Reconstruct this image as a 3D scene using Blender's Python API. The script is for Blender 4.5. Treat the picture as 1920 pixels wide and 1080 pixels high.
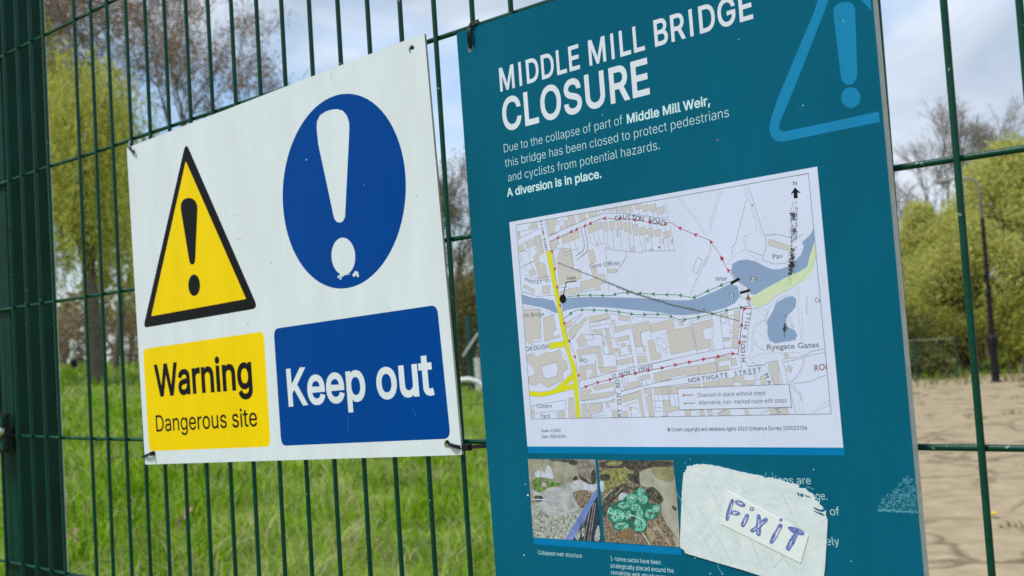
import bpy, bmesh, math, random, os
import numpy as np
from mathutils import Vector, Matrix
from mathutils.geometry import delaunay_2d_cdt

for o in list(bpy.data.objects):
    bpy.data.objects.remove(o)
scene = bpy.context.scene
COL = scene.collection
R = math.radians
rng = np.random.default_rng(7)
random.seed(7)

# ------------------------------------------------------------------ camera
CAM_Z = 1.45
FOCAL = 2151.6                       # focal length in pixels of the 1920 px wide photograph
CAM = np.array([0.803, -0.78371, CAM_Z])
AX = np.array([[0.73092243, 0.67954285, -0.06303899],
               [-0.08127707, -0.00503632, -0.99667882],
               [-0.67760345, 0.73361853, 0.0515501]])      # camera right, down, forward
ROW0 = CAM_Z + 0.51069               # height of the topmost visible horizontal wire
cd = bpy.data.cameras.new('camera')
cam = bpy.data.objects.new('camera', cd)
COL.objects.link(cam)
m3 = Matrix((AX[0], -AX[1], -AX[2])).transposed()
cam.matrix_world = Matrix.Translation(Vector(CAM)) @ m3.to_4x4()
cd.sensor_width = 36
cd.lens = FOCAL / 1920 * 36
cd.clip_start = 0.05
cd.clip_end = 2000
cd.dof.use_dof = True
cd.dof.focus_distance = 1.02
cd.dof.aperture_fstop = 12.0
scene.camera = cam
scene.render.resolution_x, scene.render.resolution_y = 1024, 576

# ------------------------------------------------------------------ world, sun, exposure
SUN_EL, SUN_AZ = 60, 205             # azimuth clockwise from +Y (into the park)
scene.view_settings.view_transform = 'Standard'
scene.view_settings.look = 'None'
scene.view_settings.gamma = 1
scene.view_settings.exposure = 0.36
w = bpy.data.worlds.new('World')
scene.world = w
w.use_nodes = True
nt = w.node_tree
bg = nt.nodes['Background']
sky = nt.nodes.new('ShaderNodeTexSky')
sky.sky_type = 'NISHITA'
sky.sun_disc = False
sky.sun_elevation = R(SUN_EL)
sky.sun_rotation = R(SUN_AZ)
sky.dust_density = 1.5
tc = nt.nodes.new('ShaderNodeTexCoord')
mp = nt.nodes.new('ShaderNodeMapping')
mp.inputs['Scale'].default_value = (1.0, 1.0, 2.2)
mp.inputs['Location'].default_value = (3.876, 3.542, 2.169)
nz = nt.nodes.new('ShaderNodeTexNoise')
nz.inputs['Scale'].default_value = 2.3
nz.inputs['Detail'].default_value = 7
nz.inputs['Roughness'].default_value = 0.55
nz.inputs['Distortion'].default_value = 0.5
cov = nt.nodes.new('ShaderNodeValToRGB')
cov.color_ramp.elements[0].position = 0.34
cov.color_ramp.elements[1].position = 0.52
nz2 = nt.nodes.new('ShaderNodeTexNoise')
nz2.inputs['Scale'].default_value = 4.5
nz2.inputs['Detail'].default_value = 6
nz2.inputs['Distortion'].default_value = 0.4
ccol = nt.nodes.new('ShaderNodeValToRGB')
ccol.color_ramp.elements[0].position = 0.38
ccol.color_ramp.elements[0].color = (3.7, 4.5, 5.6, 1)
ccol.color_ramp.elements[1].position = 0.62
ccol.color_ramp.elements[1].color = (6.7, 7.3, 8.2, 1)
mx = nt.nodes.new('ShaderNodeMix')
mx.data_type = 'RGBA'
L = nt.links.new
L(tc.outputs['Generated'], mp.inputs['Vector'])
L(mp.outputs['Vector'], nz.inputs['Vector'])
L(mp.outputs['Vector'], nz2.inputs['Vector'])
L(nz.outputs['Fac'], cov.inputs['Fac'])
L(nz2.outputs['Fac'], ccol.inputs['Fac'])
L(cov.outputs['Color'], mx.inputs['Factor'])
hs = nt.nodes.new('ShaderNodeHueSaturation')
hs.inputs['Saturation'].default_value = 1.25
hs.inputs['Value'].default_value = 1.7
L(sky.outputs['Color'], hs.inputs['Color'])
L(hs.outputs['Color'], mx.inputs[6])
L(ccol.outputs['Color'], mx.inputs[7])
L(mx.outputs[2], bg.inputs['Color'])
bg.inputs['Strength'].default_value = 0.1

sd = bpy.data.lights.new('sun', 'SUN')
sd.energy = 2.5
sd.angle = R(14)
sd.color = (1.0, 0.98, 0.95)
sun = bpy.data.objects.new('sun', sd)
COL.objects.link(sun)
sdir = Vector((math.sin(R(SUN_AZ)) * math.cos(R(SUN_EL)), math.cos(R(SUN_AZ)) * math.cos(R(SUN_EL)), math.sin(R(SUN_EL))))
sun.rotation_euler = sdir.to_track_quat('Z', 'Y').to_euler()
sun.location = (0, -3, 6)
scene.cycles.use_denoising = False
scene.cycles.max_bounces = 6
scene.cycles.transparent_max_bounces = 4

# ------------------------------------------------------------------ geometry helpers
def ray(x, y):
    d = AX.T @ np.array([(x - 960) / FOCAL, (y - 540) / FOCAL, 1.0])
    return d

def on_plane(x, y, Y):
    """point of the fence-parallel plane at depth Y that is drawn at (x, y) in the photograph"""
    d = ray(x, y)
    return CAM + d * ((Y - CAM[1]) / d[1])

def away(x, y, D):
    """point at horizontal distance D in the direction of a pixel"""
    d = ray(x, y)
    return CAM + d * (D / math.hypot(d[0], d[1]))

def ground_z(x, y):
    dx, dy = np.asarray(x) - CAM[0], np.asarray(y) - CAM[1]
    az = np.degrees(np.arctan2(dx, dy))              # the bank rises only on the left-hand side
    t = np.clip((-36 - az) / 32, 0, 1)
    t2 = np.clip((az + 180) / 60, 0, 1)
    s = 0.0545 * t * t * (3 - 2 * t) * t2 * t2 * (3 - 2 * t2)
    return s * 46 * np.tanh(np.hypot(dx, dy) / 46.0)

def stand(x, D, row=660):
    p = away(x, row, D)
    p[2] = float(ground_z(p[0], p[1]))
    return p

def tag(o, label=None, cat=None, group=None, kind=None):
    for k, v in (('label', label), ('category', cat), ('group', group), ('kind', kind)):
        if v:
            o[k] = v
    return o

def empty(name, loc, label, cat, group=None):
    o = bpy.data.objects.new(name, None)
    o.empty_display_size = 0.05
    COL.objects.link(o)
    o.location = loc
    return tag(o, label, cat, group)

def mesh_obj(name, verts, faces, mats, parent=None, fmat=None, smooth=False, loc=None):
    """verts in world space; the object's origin is its parent's (or loc)"""
    me = bpy.data.meshes.new(name)
    V = np.asarray(verts, dtype=np.float64).reshape(-1, 3)
    base = np.zeros(3)
    if parent is not None:
        base = np.array(parent.location)
        if parent.parent is not None:
            base = base + np.array(parent.parent.location)
    elif loc is not None:
        base = np.array(loc, dtype=float)
    V = V - base
    if isinstance(faces, np.ndarray) and faces.ndim == 2:
        n, k = faces.shape
        me.vertices.add(len(V))
        me.vertices.foreach_set('co', V.astype(np.float32).ravel())
        me.loops.add(n * k)
        me.loops.foreach_set('vertex_index', faces.astype(np.int32).ravel())
        me.polygons.add(n)
        me.polygons.foreach_set('loop_start', np.arange(0, n * k, k, dtype=np.int32))
        me.polygons.foreach_set('loop_total', np.full(n, k, dtype=np.int32))
        me.update(calc_edges=True)
        me.validate()
    else:
        me.from_pydata([tuple(v) for v in V], [], [tuple(int(i) for i in f) for f in faces])
    for m in (mats if isinstance(mats, (list, tuple)) else [mats]):
        me.materials.append(m)
    if fmat is not None:
        me.polygons.foreach_set('material_index', np.asarray(fmat, dtype=np.int32))
    if smooth:
        me.polygons.foreach_set('use_smooth', np.ones(len(me.polygons), dtype=bool))
    me.update()
    o = bpy.data.objects.new(name, me)
    COL.objects.link(o)
    if parent is not None:
        o.parent = parent
    elif loc is not None:
        o.location = loc
    return o

class MB:
    """gathers solids into one mesh"""
    def __init__(s):
        s.v, s.f, s.n = [], [], 0
    def add(s, v, f):
        v = np.asarray(v, float)
        s.v.append(v)
        s.f += [tuple(i + s.n for i in q) for q in f]
        s.n += len(v)
    def box(s, a, b):
        x0, y0, z0 = a; x1, y1, z1 = b
        s.add([(x0, y0, z0), (x1, y0, z0), (x1, y1, z0), (x0, y1, z0), (x0, y0, z1), (x1, y0, z1), (x1, y1, z1), (x0, y1, z1)],
              [(3, 2, 1, 0), (4, 5, 6, 7), (0, 1, 5, 4), (1, 2, 6, 5), (2, 3, 7, 6), (3, 0, 4, 7)])
    def tube(s, pts, rad, k=8, cap=True, flat=None):
        """swept round (or, with flat=(w, t, normal), rectangular) section along pts"""
        P = [np.asarray(p, float) for p in pts]
        rr = rad if isinstance(rad, (list, tuple, np.ndarray)) else [rad] * len(P)
        vs, prev = [], None
        for i, p in enumerate(P):
            t = (P[min(i + 1, len(P) - 1)] - P[max(i - 1, 0)])
            t = t / (np.linalg.norm(t) + 1e-12)
            if flat is not None:
                n = np.asarray(flat[2], float)
                n = n - t * (n @ t)
                n /= np.linalg.norm(n) + 1e-9
                b = np.cross(t, n)
                for sx, sy in ((-1, -1), (1, -1), (1, 1), (-1, 1)):
                    vs.append(p + b * sx * flat[0] / 2 + n * sy * flat[1] / 2)
            else:
                if prev is None:
                    h = np.array([0, 0, 1.0]) if abs(t[2]) < .9 else np.array([1.0, 0, 0])
                    n = np.cross(t, h)
                else:
                    n = prev - t * (prev @ t)
                n /= np.linalg.norm(n) + 1e-12
                prev = n
                b = np.cross(t, n)
                for j in range(k):
                    a = 2 * math.pi * j / k
                    vs.append(p + (n * math.cos(a) + b * math.sin(a)) * rr[i])
        if flat is not None:
            k = 4
        fs = []
        for i in range(len(P) - 1):
            for j in range(k):
                a, b_ = i * k + j, i * k + (j + 1) % k
                fs.append((a, b_, b_ + k, a + k))
        if cap:
            fs.append(tuple(range(k - 1, -1, -1)))
            fs.append(tuple(range((len(P) - 1) * k, len(P) * k)))
        s.add(vs, fs)
    def lathe(s, c, prof, k=16):
        vs = [(c[0] + r * math.cos(2 * math.pi * j / k), c[1] + r * math.sin(2 * math.pi * j / k), c[2] + z) for r, z in prof for j in range(k)]
        fs = [(i * k + j, i * k + (j + 1) % k, (i + 1) * k + (j + 1) % k, (i + 1) * k + j) for i in range(len(prof) - 1) for j in range(k)]
        fs.append(tuple(range(k - 1, -1, -1)))
        fs.append(tuple(range((len(prof) - 1) * k, len(prof) * k)))
        s.add(vs, fs)
    def obj(s, name, mat, parent=None, smooth=False, loc=None):
        return mesh_obj(name, np.concatenate(s.v), s.f, mat, parent, smooth=smooth, loc=loc)

# ------------------------------------------------------------------ materials
def mat(name, col, rough=0.5, var=0.0, scale=60, bump=0.0, bscale=None, spec=0.5, col2=None, detail=4, coat=0, metal=0, grime=0.0, chips=0.0):
    m = bpy.data.materials.new(name)
    m.use_nodes = True
    n = m.node_tree.nodes
    l = m.node_tree.links.new
    p = n['Principled BSDF']
    p.inputs['Roughness'].default_value = rough
    p.inputs['Specular IOR Level'].default_value = spec
    p.inputs['Metallic'].default_value = metal
    p.inputs['Coat Weight'].default_value = coat
    p.inputs['Base Color'].default_value = (*col, 1)
    co = n.new('ShaderNodeTexCoord')
    if var or col2:
        t = n.new('ShaderNodeTexNoise')
        t.inputs['Scale'].default_value = scale
        t.inputs['Detail'].default_value = detail
        l(co.outputs['Object'], t.inputs['Vector'])
        r = n.new('ShaderNodeValToRGB')
        r.color_ramp.elements[0].position = 0.3
        r.color_ramp.elements[1].position = 0.7
        a = np.array(col)
        b = np.array(col2) if col2 else a
        r.color_ramp.elements[0].color = (*(np.clip(a * (1 - var), 0, 1)), 1)
        r.color_ramp.elements[1].color = (*(np.clip(b * (1 + var), 0, 1)), 1)
        l(t.outputs['Fac'], r.inputs['Fac'])
        l(r.outputs['Color'], p.inputs['Base Color'])
    if grime or chips:
        src = p.inputs['Base Color'].links[0].from_socket
        if grime:                    # rain runs and dust
            mp_ = n.new('ShaderNodeMapping')
            mp_.inputs['Scale'].default_value = (22, 22, 4.5)
            tg = n.new('ShaderNodeTexNoise'); tg.inputs['Scale'].default_value = 1.0; tg.inputs['Detail'].default_value = 7; tg.inputs['Roughness'].default_value = .65
            l(co.outputs['Object'], mp_.inputs['Vector']); l(mp_.outputs['Vector'], tg.inputs['Vector'])
            rg = n.new('ShaderNodeValToRGB')
            rg.color_ramp.elements[0].position = .36; rg.color_ramp.elements[0].color = (1 - grime, 1 - grime, 1 - grime * 1.25, 1)
            rg.color_ramp.elements[1].position = .62; rg.color_ramp.elements[1].color = (1, 1, 1, 1)
            l(tg.outputs['Fac'], rg.inputs['Fac'])
            mg = n.new('ShaderNodeMix'); mg.data_type = 'RGBA'; mg.blend_type = 'MULTIPLY'; mg.inputs['Factor'].default_value = 1
            l(src, mg.inputs[6]); l(rg.outputs['Color'], mg.inputs[7])
            src = mg.outputs[2]
        if chips:                    # chipped coating
            tg = n.new('ShaderNodeTexNoise'); tg.inputs['Scale'].default_value = 160; tg.inputs['Detail'].default_value = 2
            l(co.outputs['Object'], tg.inputs['Vector'])
            rg = n.new('ShaderNodeValToRGB'); rg.color_ramp.elements[0].position = chips; rg.color_ramp.elements[1].position = chips + .03
            l(tg.outputs['Fac'], rg.inputs['Fac'])
            mg = n.new('ShaderNodeMix'); mg.data_type = 'RGBA'; mg.inputs[7].default_value = (.22, .27, .22, 1)
            l(rg.outputs['Color'], mg.inputs['Factor']); l(src, mg.inputs[6])
            src = mg.outputs[2]
        l(src, p.inputs['Base Color'])
    if bump:
        t2 = n.new('ShaderNodeTexNoise')
        t2.inputs['Scale'].default_value = bscale or scale
        t2.inputs['Detail'].default_value = 3
        l(co.outputs['Object'], t2.inputs['Vector'])
        bp = n.new('ShaderNodeBump')
        bp.inputs['Strength'].default_value = bump
        bp.inputs['Distance'].default_value = 0.001
        l(t2.outputs['Fac'], bp.inputs['Height'])
        l(bp.outputs['Normal'], p.inputs['Normal'])
    return m

def leaf_mat(name, stops, transl=0.35, rough=0.6, patch=0.0):
    """colour differs from leaf to leaf (random per island)"""
    m = bpy.data.materials.new(name)
    m.use_nodes = True
    n = m.node_tree.nodes
    l = m.node_tree.links.new
    p = n['Principled BSDF']
    p.inputs['Roughness'].default_value = rough
    p.inputs['Specular IOR Level'].default_value = 0.04
    g = n.new('ShaderNodeNewGeometry')
    r = n.new('ShaderNodeValToRGB')
    while len(r.color_ramp.elements) < len(stops):
        r.color_ramp.elements.new(0.5)
    for i, c in enumerate(stops):
        r.color_ramp.elements[i].position = i / (len(stops) - 1)
        r.color_ramp.elements[i].color = (*c, 1)
    l(g.outputs['Random Per Island'], r.inputs['Fac'])
    if patch:                        # worn, paler patches a metre or so across
        co = n.new('ShaderNodeTexCoord')
        tn = n.new('ShaderNodeTexNoise'); tn.inputs['Scale'].default_value = 0.9; tn.inputs['Detail'].default_value = 3
        l(co.outputs['Object'], tn.inputs['Vector'])
        ad = n.new('ShaderNodeMath'); ad.operation = 'MULTIPLY_ADD'
        ad.inputs[1].default_value = patch; ad.inputs[2].default_value = -patch / 2
        l(tn.outputs['Fac'], ad.inputs[0])
        a2 = n.new('ShaderNodeMath'); a2.operation = 'ADD'
        l(g.outputs['Random Per Island'], a2.inputs[0]); l(ad.outputs[0], a2.inputs[1])
        l(a2.outputs[0], r.inputs['Fac'])
    l(r.outputs['Color'], p.inputs['Base Color'])
    if transl:
        t = n.new('ShaderNodeBsdfTranslucent')
        l(r.outputs['Color'], t.inputs['Color'])
        mixn = n.new('ShaderNodeMixShader')
        mixn.inputs['Fac'].default_value = transl
        l(p.outputs['BSDF'], mixn.inputs[1])
        l(t.outputs['BSDF'], mixn.inputs[2])
        l(mixn.outputs['Shader'], n['Material Output'].inputs['Surface'])
    return m

# ------------------------------------------------------------------ fonts and flat artwork
FONTS = {}
try:
    _f = os.path.join(bpy.utils.system_resource('DATAFILES', path='fonts'), 'Inter.woff2')
    FONTS['sans'] = bpy.data.fonts.load(_f)
except Exception:
    FONTS['sans'] = None
FONTS['map'] = None                  # Blender's own humanist face

def winding_fill(loops, evenodd=False):
    """triangulate closed 2-D loops (nonzero or even-odd rule)"""
    vs, es, k = [], [], 0
    for lp in loops:
        n = len(lp)
        vs += [Vector((float(p[0]), float(p[1]))) for p in lp]
        es += [(k + i, k + (i + 1) % n) for i in range(n)]
        k += n
    ov, oe, of = delaunay_2d_cdt(vs, es, [], 0, 1e-6)[:3]
    if not of:
        return np.zeros((0, 2)), []
    V = np.array([(v.x, v.y) for v in ov])
    T = np.array([tuple(f) for f in of])
    c = V[T].mean(1)
    A = np.array([(vs[a].x, vs[a].y) for a, b in es])
    B = np.array([(vs[b].x, vs[b].y) for a, b in es])
    wn = np.zeros(len(c), int)
    for s in range(0, len(c), 400):
        q = c[s:s + 400]
        cy = q[:, 1][:, None]
        il = (B[:, 0] - A[:, 0])[None] * (cy - A[:, 1][None]) - (q[:, 0][:, None] - A[:, 0][None]) * (B[:, 1] - A[:, 1])[None]
        up = (A[:, 1][None] <= cy) & (B[:, 1][None] > cy) & (il > 0)
        dn = (A[:, 1][None] > cy) & (B[:, 1][None] <= cy) & (il < 0)
        wn[s:s + 400] = up.sum(1) - dn.sum(1)
    keep = (wn % 2 != 0) if evenodd else (wn != 0)
    return V, [tuple(t) for t in T[keep]]

_cache = {}
def glyphs(body, font='sans', weight=0.0, space=1.0, res=3):
    """filled outline of a line of text in em units: verts, tris, (xmin, xmax)"""
    key = (body, font, weight, space)
    if key in _cache:
        return _cache[key]
    c = bpy.data.curves.new('lettering', 'FONT')
    c.body = body
    if FONTS.get(font):
        c.font = FONTS[font]
    c.resolution_u = res
    c.space_character = space
    c.dimensions = '2D'
    c.fill_mode = 'NONE'
    o = bpy.data.objects.new('lettering', c)
    COL.objects.link(o)
    dg = bpy.context.evaluated_depsgraph_get()
    me = o.evaluated_get(dg).to_mesh()
    V = np.array([v.co[:2] for v in me.vertices])
    nxt = {}
    for e in me.edges:
        a, b = e.vertices
        nxt.setdefault(a, []).append(b)
        nxt.setdefault(b, []).append(a)
    loops, seen = [], set()
    for s in range(len(V)):
        if s in seen or s not in nxt:
            continue
        lp, cur, pr = [s], s, None
        seen.add(s)
        while True:
            # outlines come as consecutive vertices: keep their order of travel
            cand = [x for x in nxt[cur] if x != pr]
            cand.sort(key=lambda x: (x != cur + 1, x))
            if not cand:
                break
            n_ = cand[0]
            if n_ == s or n_ in seen:
                break
            lp.append(n_)
            seen.add(n_)
            pr, cur = cur, n_
        if len(lp) > 2:
            loops.append(V[lp] * 1000)
    bpy.data.objects.remove(o)
    if not loops:
        return np.zeros((0, 2)), [], (0, 1)
    if weight:
        area = lambda q: .5 * np.sum(q[:, 0] * np.roll(q[:, 1], -1) - np.roll(q[:, 0], -1) * q[:, 1])
        sgn = 1 if area(max(loops, key=lambda q: abs(area(q)))) > 0 else -1      # outer outlines all turn the same way
        thick = []
        for q in loops:
            q = q[np.hypot(*(q - np.roll(q, 1, 0)).T) > 1e-3]
            a, b = q - np.roll(q, 1, 0), np.roll(q, -1, 0) - q
            a /= np.hypot(*a.T)[:, None]; b /= np.hypot(*b.T)[:, None]
            na, nb = np.c_[a[:, 1], -a[:, 0]] * sgn, np.c_[b[:, 1], -b[:, 0]] * sgn
            nn = na + nb
            k = np.maximum((nn * na).sum(1), .55)
            thick.append(q + nn / k[:, None] * weight * 1000)
        loops = thick
    v, t = winding_fill(loops)
    v = v / 1000
    used = v[np.unique(np.array(t).ravel())] if t else v
    _cache[key] = (v, t, (used[:, 0].min(), used[:, 0].max()))
    return _cache[key]

REG = {'a': (840, 0, 4), 'b': (1240, 0, 4), 'c': (900, 300, 5.3333), 'd': (1220, 300, 5.3333), 'e': (940, 480, 6), 'f': (1240, 480, 6),
       'g': (960, 640, 6), 'h': (1260, 640, 6), 'i': (960, 780, 5.647), 'j': (960, 900, 6), 'k': (1260, 850, 5.647), 'l': (1440, 890, 5.684),
       'm': (920, 180, 5.4), 'n': (1140, 160, 5.4), 'o': (980, 1000, 6), 'q': (1080, 380, 9), 'r': (950, 400, 10.8), 's': (990, 780, 12),
       't': (1260, 860, 4.906), 'u': (1400, 860, 4.91), 'v': (1060, 560, 8.31), 'w': (1200, 560, 8.31), 'x': (1080, 670, 9), 'y': (1240, 660, 8.306),
       'z': (1400, 640, 7.2), 'A': (980, 850, 6), 'B': (1115, 850, 5.541), 'X': (0, 0, 1), '3': (0, 360, 3), '4': (480, 0, 4), '5': (480, 270, 4)}

def pts(s):
    """'c 10,20 30,40 d 1,2' -> photograph pixels (letters name the detail they were measured in)"""
    out, r = [], 'X'
    for tk in s.split():
        if ',' not in tk:
            r = tk
            continue
        x, y = tk.split(',')
        x0, y0, sc = REG[r]
        out.append((x0 + float(x) / sc, y0 + float(y) / sc))
    return out

class Art:
    """printed artwork on one board: thin sheets lying on its face"""
    def __init__(s, face):
        s.face = face
        s.v, s.f, s.m, s.mats, s.k = [], [], [], [], 0
    def uv(s, p):
        q = on_plane(p[0], p[1], s.face)
        return np.array([q[0], q[2]])
    def many(s, P):
        return np.array([s.uv(p) for p in P])
    def put(s, V2, F, layer, material, jit=True):
        if not len(F):
            return
        if material not in s.mats:
            s.mats.append(material)
        mi = s.mats.index(material)
        s.k += 1
        y = s.face - 0.000014 * layer - (0.0000008 * (s.k % 17) if jit else 0)
        n = sum(len(a) for a in s.v)
        s.v.append(np.c_[V2[:, 0], np.full(len(V2), y), V2[:, 1]])
        for f in F:
            A = V2[list(f)]
            ar = np.sum(A[:, 0] * np.roll(A[:, 1], -1) - np.roll(A[:, 0], -1) * A[:, 1])
            f = f if ar > 0 else f[::-1]
            s.f.append(tuple(i + n for i in f))
            s.m.append(mi)
    def poly(s, P, layer, material, holes=(), plane=False):
        lp = [(np.asarray(q) if plane else s.many(q)) * 1000 for q in [P, *holes]]
        v, t = winding_fill(lp, evenodd=True)
        s.put(v / 1000, t, layer, material)
    def line(s, P, width, layer, material, closed=False, plane=False, dash=None):
        Q = np.asarray(P) if plane else s.many(P)
        if closed:
            Q = np.vstack([Q, Q[:1]])
        if dash:
            a, b = dash
            d = np.r_[0, np.cumsum(np.hypot(*np.diff(Q, axis=0).T))]
            x = 0
            while x < d[-1]:
                e = [x, min(x + a, d[-1])]
                s.line([[np.interp(q, d, Q[:, 0]), np.interp(q, d, Q[:, 1])] for q in e], width, layer, material, plane=True)
                x += a + b
            return
        keep = np.r_[True, np.hypot(*np.diff(Q, axis=0).T) > 1e-6]
        Q = Q[keep]
        if len(Q) < 2:
            return
        t = np.diff(Q, axis=0)
        t /= np.hypot(*t.T)[:, None]
        n = np.c_[-t[:, 1], t[:, 0]]
        N = np.vstack([n[:1], n[:-1] + n[1:], n[-1:]])
        N /= np.maximum(np.hypot(*N.T), 1e-6)[:, None]
        sc = np.r_[1, 1 / np.maximum(np.abs((N[1:-1] * n[1:]).sum(1)), .5), 1]
        o = N * (width / 2 * sc)[:, None]
        V = np.vstack([Q + o, Q - o])
        k = len(Q)
        s.put(V, [(i, i + 1, k + i + 1, k + i) for i in range(k - 1)], layer, material)
    def soft(s, P, layer, material):
        P = [np.asarray(q, float) for q in P]
        for _ in range(2):
            P = [q for i in range(len(P)) for q in (P[i] * .78 + P[(i + 1) % len(P)] * .22, P[i] * .22 + P[(i + 1) % len(P)] * .78)]
        s.poly([tuple(q) for q in P], layer, material)
    def ellipse(s, c, rx, ry, layer, material, rot=0, n=28):
        a = np.linspace(0, 2 * math.pi, n, endpoint=False)
        cr, sr = math.cos(R(rot)), math.sin(R(rot))
        P = [(c[0] + rx * math.cos(t) * cr - ry * math.sin(t) * sr, c[1] + rx * math.cos(t) * sr + ry * math.sin(t) * cr) for t in a]
        s.put(s.many(P), [tuple(range(n))], layer, material)
    def text(s, body, p0, p1, cap, layer, material, font='sans', weight=0.0, slant=0.0, space=1.0):
        """baseline from p0 to p1 (pixels, the line's inked ends); cap = (top, bottom) pixel pair of a capital, or a height in metres"""
        bars = font == 'sans' and 'I' in body and body.isupper()
        v, t, (x0, x1) = glyphs(body, font, weight, space)
        hv, ht, _ = glyphs('H', font, weight)
        ch = hv[:, 1].max()
        if bars:
            v = v.copy()                 # this face has a slab capital I; the sign's is a plain upright
            grp = np.arange(len(v))
            for _ in range(60):
                old = grp.copy()
                for f in t:
                    grp[list(f)] = grp[list(f)].min()
                if (old == grp).all():
                    break
            for k_ in np.unique(grp[np.unique(np.array(t).ravel())]):
                ix = np.where(grp == k_)[0]
                q = v[ix]
                hh = (q[:, 1] - q[:, 1].min()) / (np.ptp(q[:, 1]) + 1e-9)
                if ((hh > .25) & (hh < .75)).any() or np.ptp(q[:, 1]) < .8 * ch:
                    continue
                tp, bt = q[hh > .9][:, 0], q[hh < .1][:, 0]
                if abs(np.ptp(tp) - np.ptp(bt)) > .03 or abs(tp.min() - bt.min()) > .03:
                    continue
                c_ = (q[:, 0].min() + q[:, 0].max()) / 2
                sw = np.abs(q[:, 0] - c_).min()
                v[ix, 0] = np.clip(q[:, 0], c_ - sw, c_ + sw)
        a, b = s.uv(p0), s.uv(p1)
        d = b - a
        wdt = np.hypot(*d)
        d /= wdt
        up = np.array([-d[1], d[0]])
        capm = cap if isinstance(cap, float) else float(np.hypot(*(s.uv(cap[0]) - s.uv(cap[1]))))
        X = (v[:, 0] + slant * v[:, 1] - x0) / (x1 - x0) * wdt
        Y = v[:, 1] / ch * capm
        s.put(a + X[:, None] * d + Y[:, None] * up, t, layer, material)
    def letters(s, body, path, cap, layer, material, font='map', weight=0.0, halo=None, wide=1.0, turn=0):
        """spaced letters set along a path of letter centres (pixels)"""
        Q = s.many(path)
        d = np.r_[0, np.cumsum(np.hypot(*np.diff(Q, axis=0).T))]
        n = len(body)
        hv, _, _ = glyphs('H', font, 0)
        ch = hv[:, 1].max()
        for i, chh in enumerate(body):
            if chh == ' ':
                continue
            x = d[-1] * i / max(n - 1, 1)
            c = np.array([np.interp(x, d, Q[:, 0]), np.interp(x, d, Q[:, 1])])
            e = 0.012
            c2 = [np.array([np.interp(q, d, Q[:, 0]), np.interp(q, d, Q[:, 1])]) for q in (max(x - e, 0), min(x + e, d[-1]))]
            t = c2[1] - c2[0]
            t /= np.hypot(*t)
            up = np.array([-t[1], t[0]])
            for wgt, mt, ly in ([(0.05, halo, layer - 1)] if halo else []) + [(weight, material, layer)]:
                v, tr, (x0, x1) = glyphs(chh, font, wgt)
                sc = cap / ch
                s.put(c + ((v[:, 0] - (x0 + x1) / 2) * sc * wide)[:, None] * t + ((v[:, 1] - ch / 2) * sc)[:, None] * up, tr, ly, mt)
    def arrows(s, P, step, size, layer, material, start=0.5):
        Q = s.many(P)
        d = np.r_[0, np.cumsum(np.hypot(*np.diff(Q, axis=0).T))]
        x = step * start
        while x < d[-1]:
            c = np.array([np.interp(x, d, Q[:, 0]), np.interp(x, d, Q[:, 1])])
            c2 = np.array([np.interp(x + .0015, d, Q[:, 0]), np.interp(x + .0015, d, Q[:, 1])])
            c1 = np.array([np.interp(x - .0015, d, Q[:, 0]), np.interp(x - .0015, d, Q[:, 1])])
            t = c2 - c1
            t /= np.hypot(*t) + 1e-9
            u = np.array([-t[1], t[0]])
            s.put(np.array([c + t * size * .7, c - t * size * .6 + u * size * .55, c - t * size * .25, c - t * size * .6 - u * size * .55]), [(0, 1, 2), (0, 2, 3)], layer, material)
            x += step
    def obj(s, name, parent):
        if not s.v:
            return None
        return mesh_obj(name, np.concatenate(s.v), s.f, s.mats, parent, fmat=s.m)

def merge(art, o):
    """printing, wear and creases become part of the sheet they lie on"""
    me = o.data
    base = np.array(o.parent.location) if o.parent else np.array(o.location)
    V = [tuple(v.co) for v in me.vertices]
    F = [tuple(p.vertices) for p in me.polygons]
    M = [p.material_index for p in me.polygons]
    ms = list(me.materials)
    n = len(V)
    for v in np.concatenate(art.v) - base:
        V.append(tuple(v))
    idx = []
    for m in art.mats:
        if m not in ms:
            ms.append(m)
        idx.append(ms.index(m))
    F += [tuple(i + n for i in f) for f in art.f]
    M += [idx[i] for i in art.m]
    new = bpy.data.meshes.new(me.name)
    new.from_pydata(V, [], F)
    for m in ms:
        new.materials.append(m)
    new.polygons.foreach_set('material_index', np.array(M, dtype=np.int32))
    o.data = new
    return o

def rounded(c, r, n=6):
    """corner points (2-D) -> polygon with rounded corners"""
    c = [np.asarray(p, float) for p in c]
    out = []
    rr = r if isinstance(r, (list, tuple)) else [r] * len(c)
    for i, p in enumerate(c):
        a, b = c[i - 1] - p, c[(i + 1) % len(c)] - p
        la, lb = np.hypot(*a), np.hypot(*b)
        a, b = a / la, b / lb
        ang = math.acos(np.clip(a @ b, -1, 1))
        d = min(rr[i] / math.tan(ang / 2), la * .45, lb * .45)
        p0, p1 = p + a * d, p + b * d
        for k in range(n + 1):
            t = k / n
            out.append((1 - t) ** 2 * p0 + 2 * t * (1 - t) * p + t * t * p1)
    return out

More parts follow.
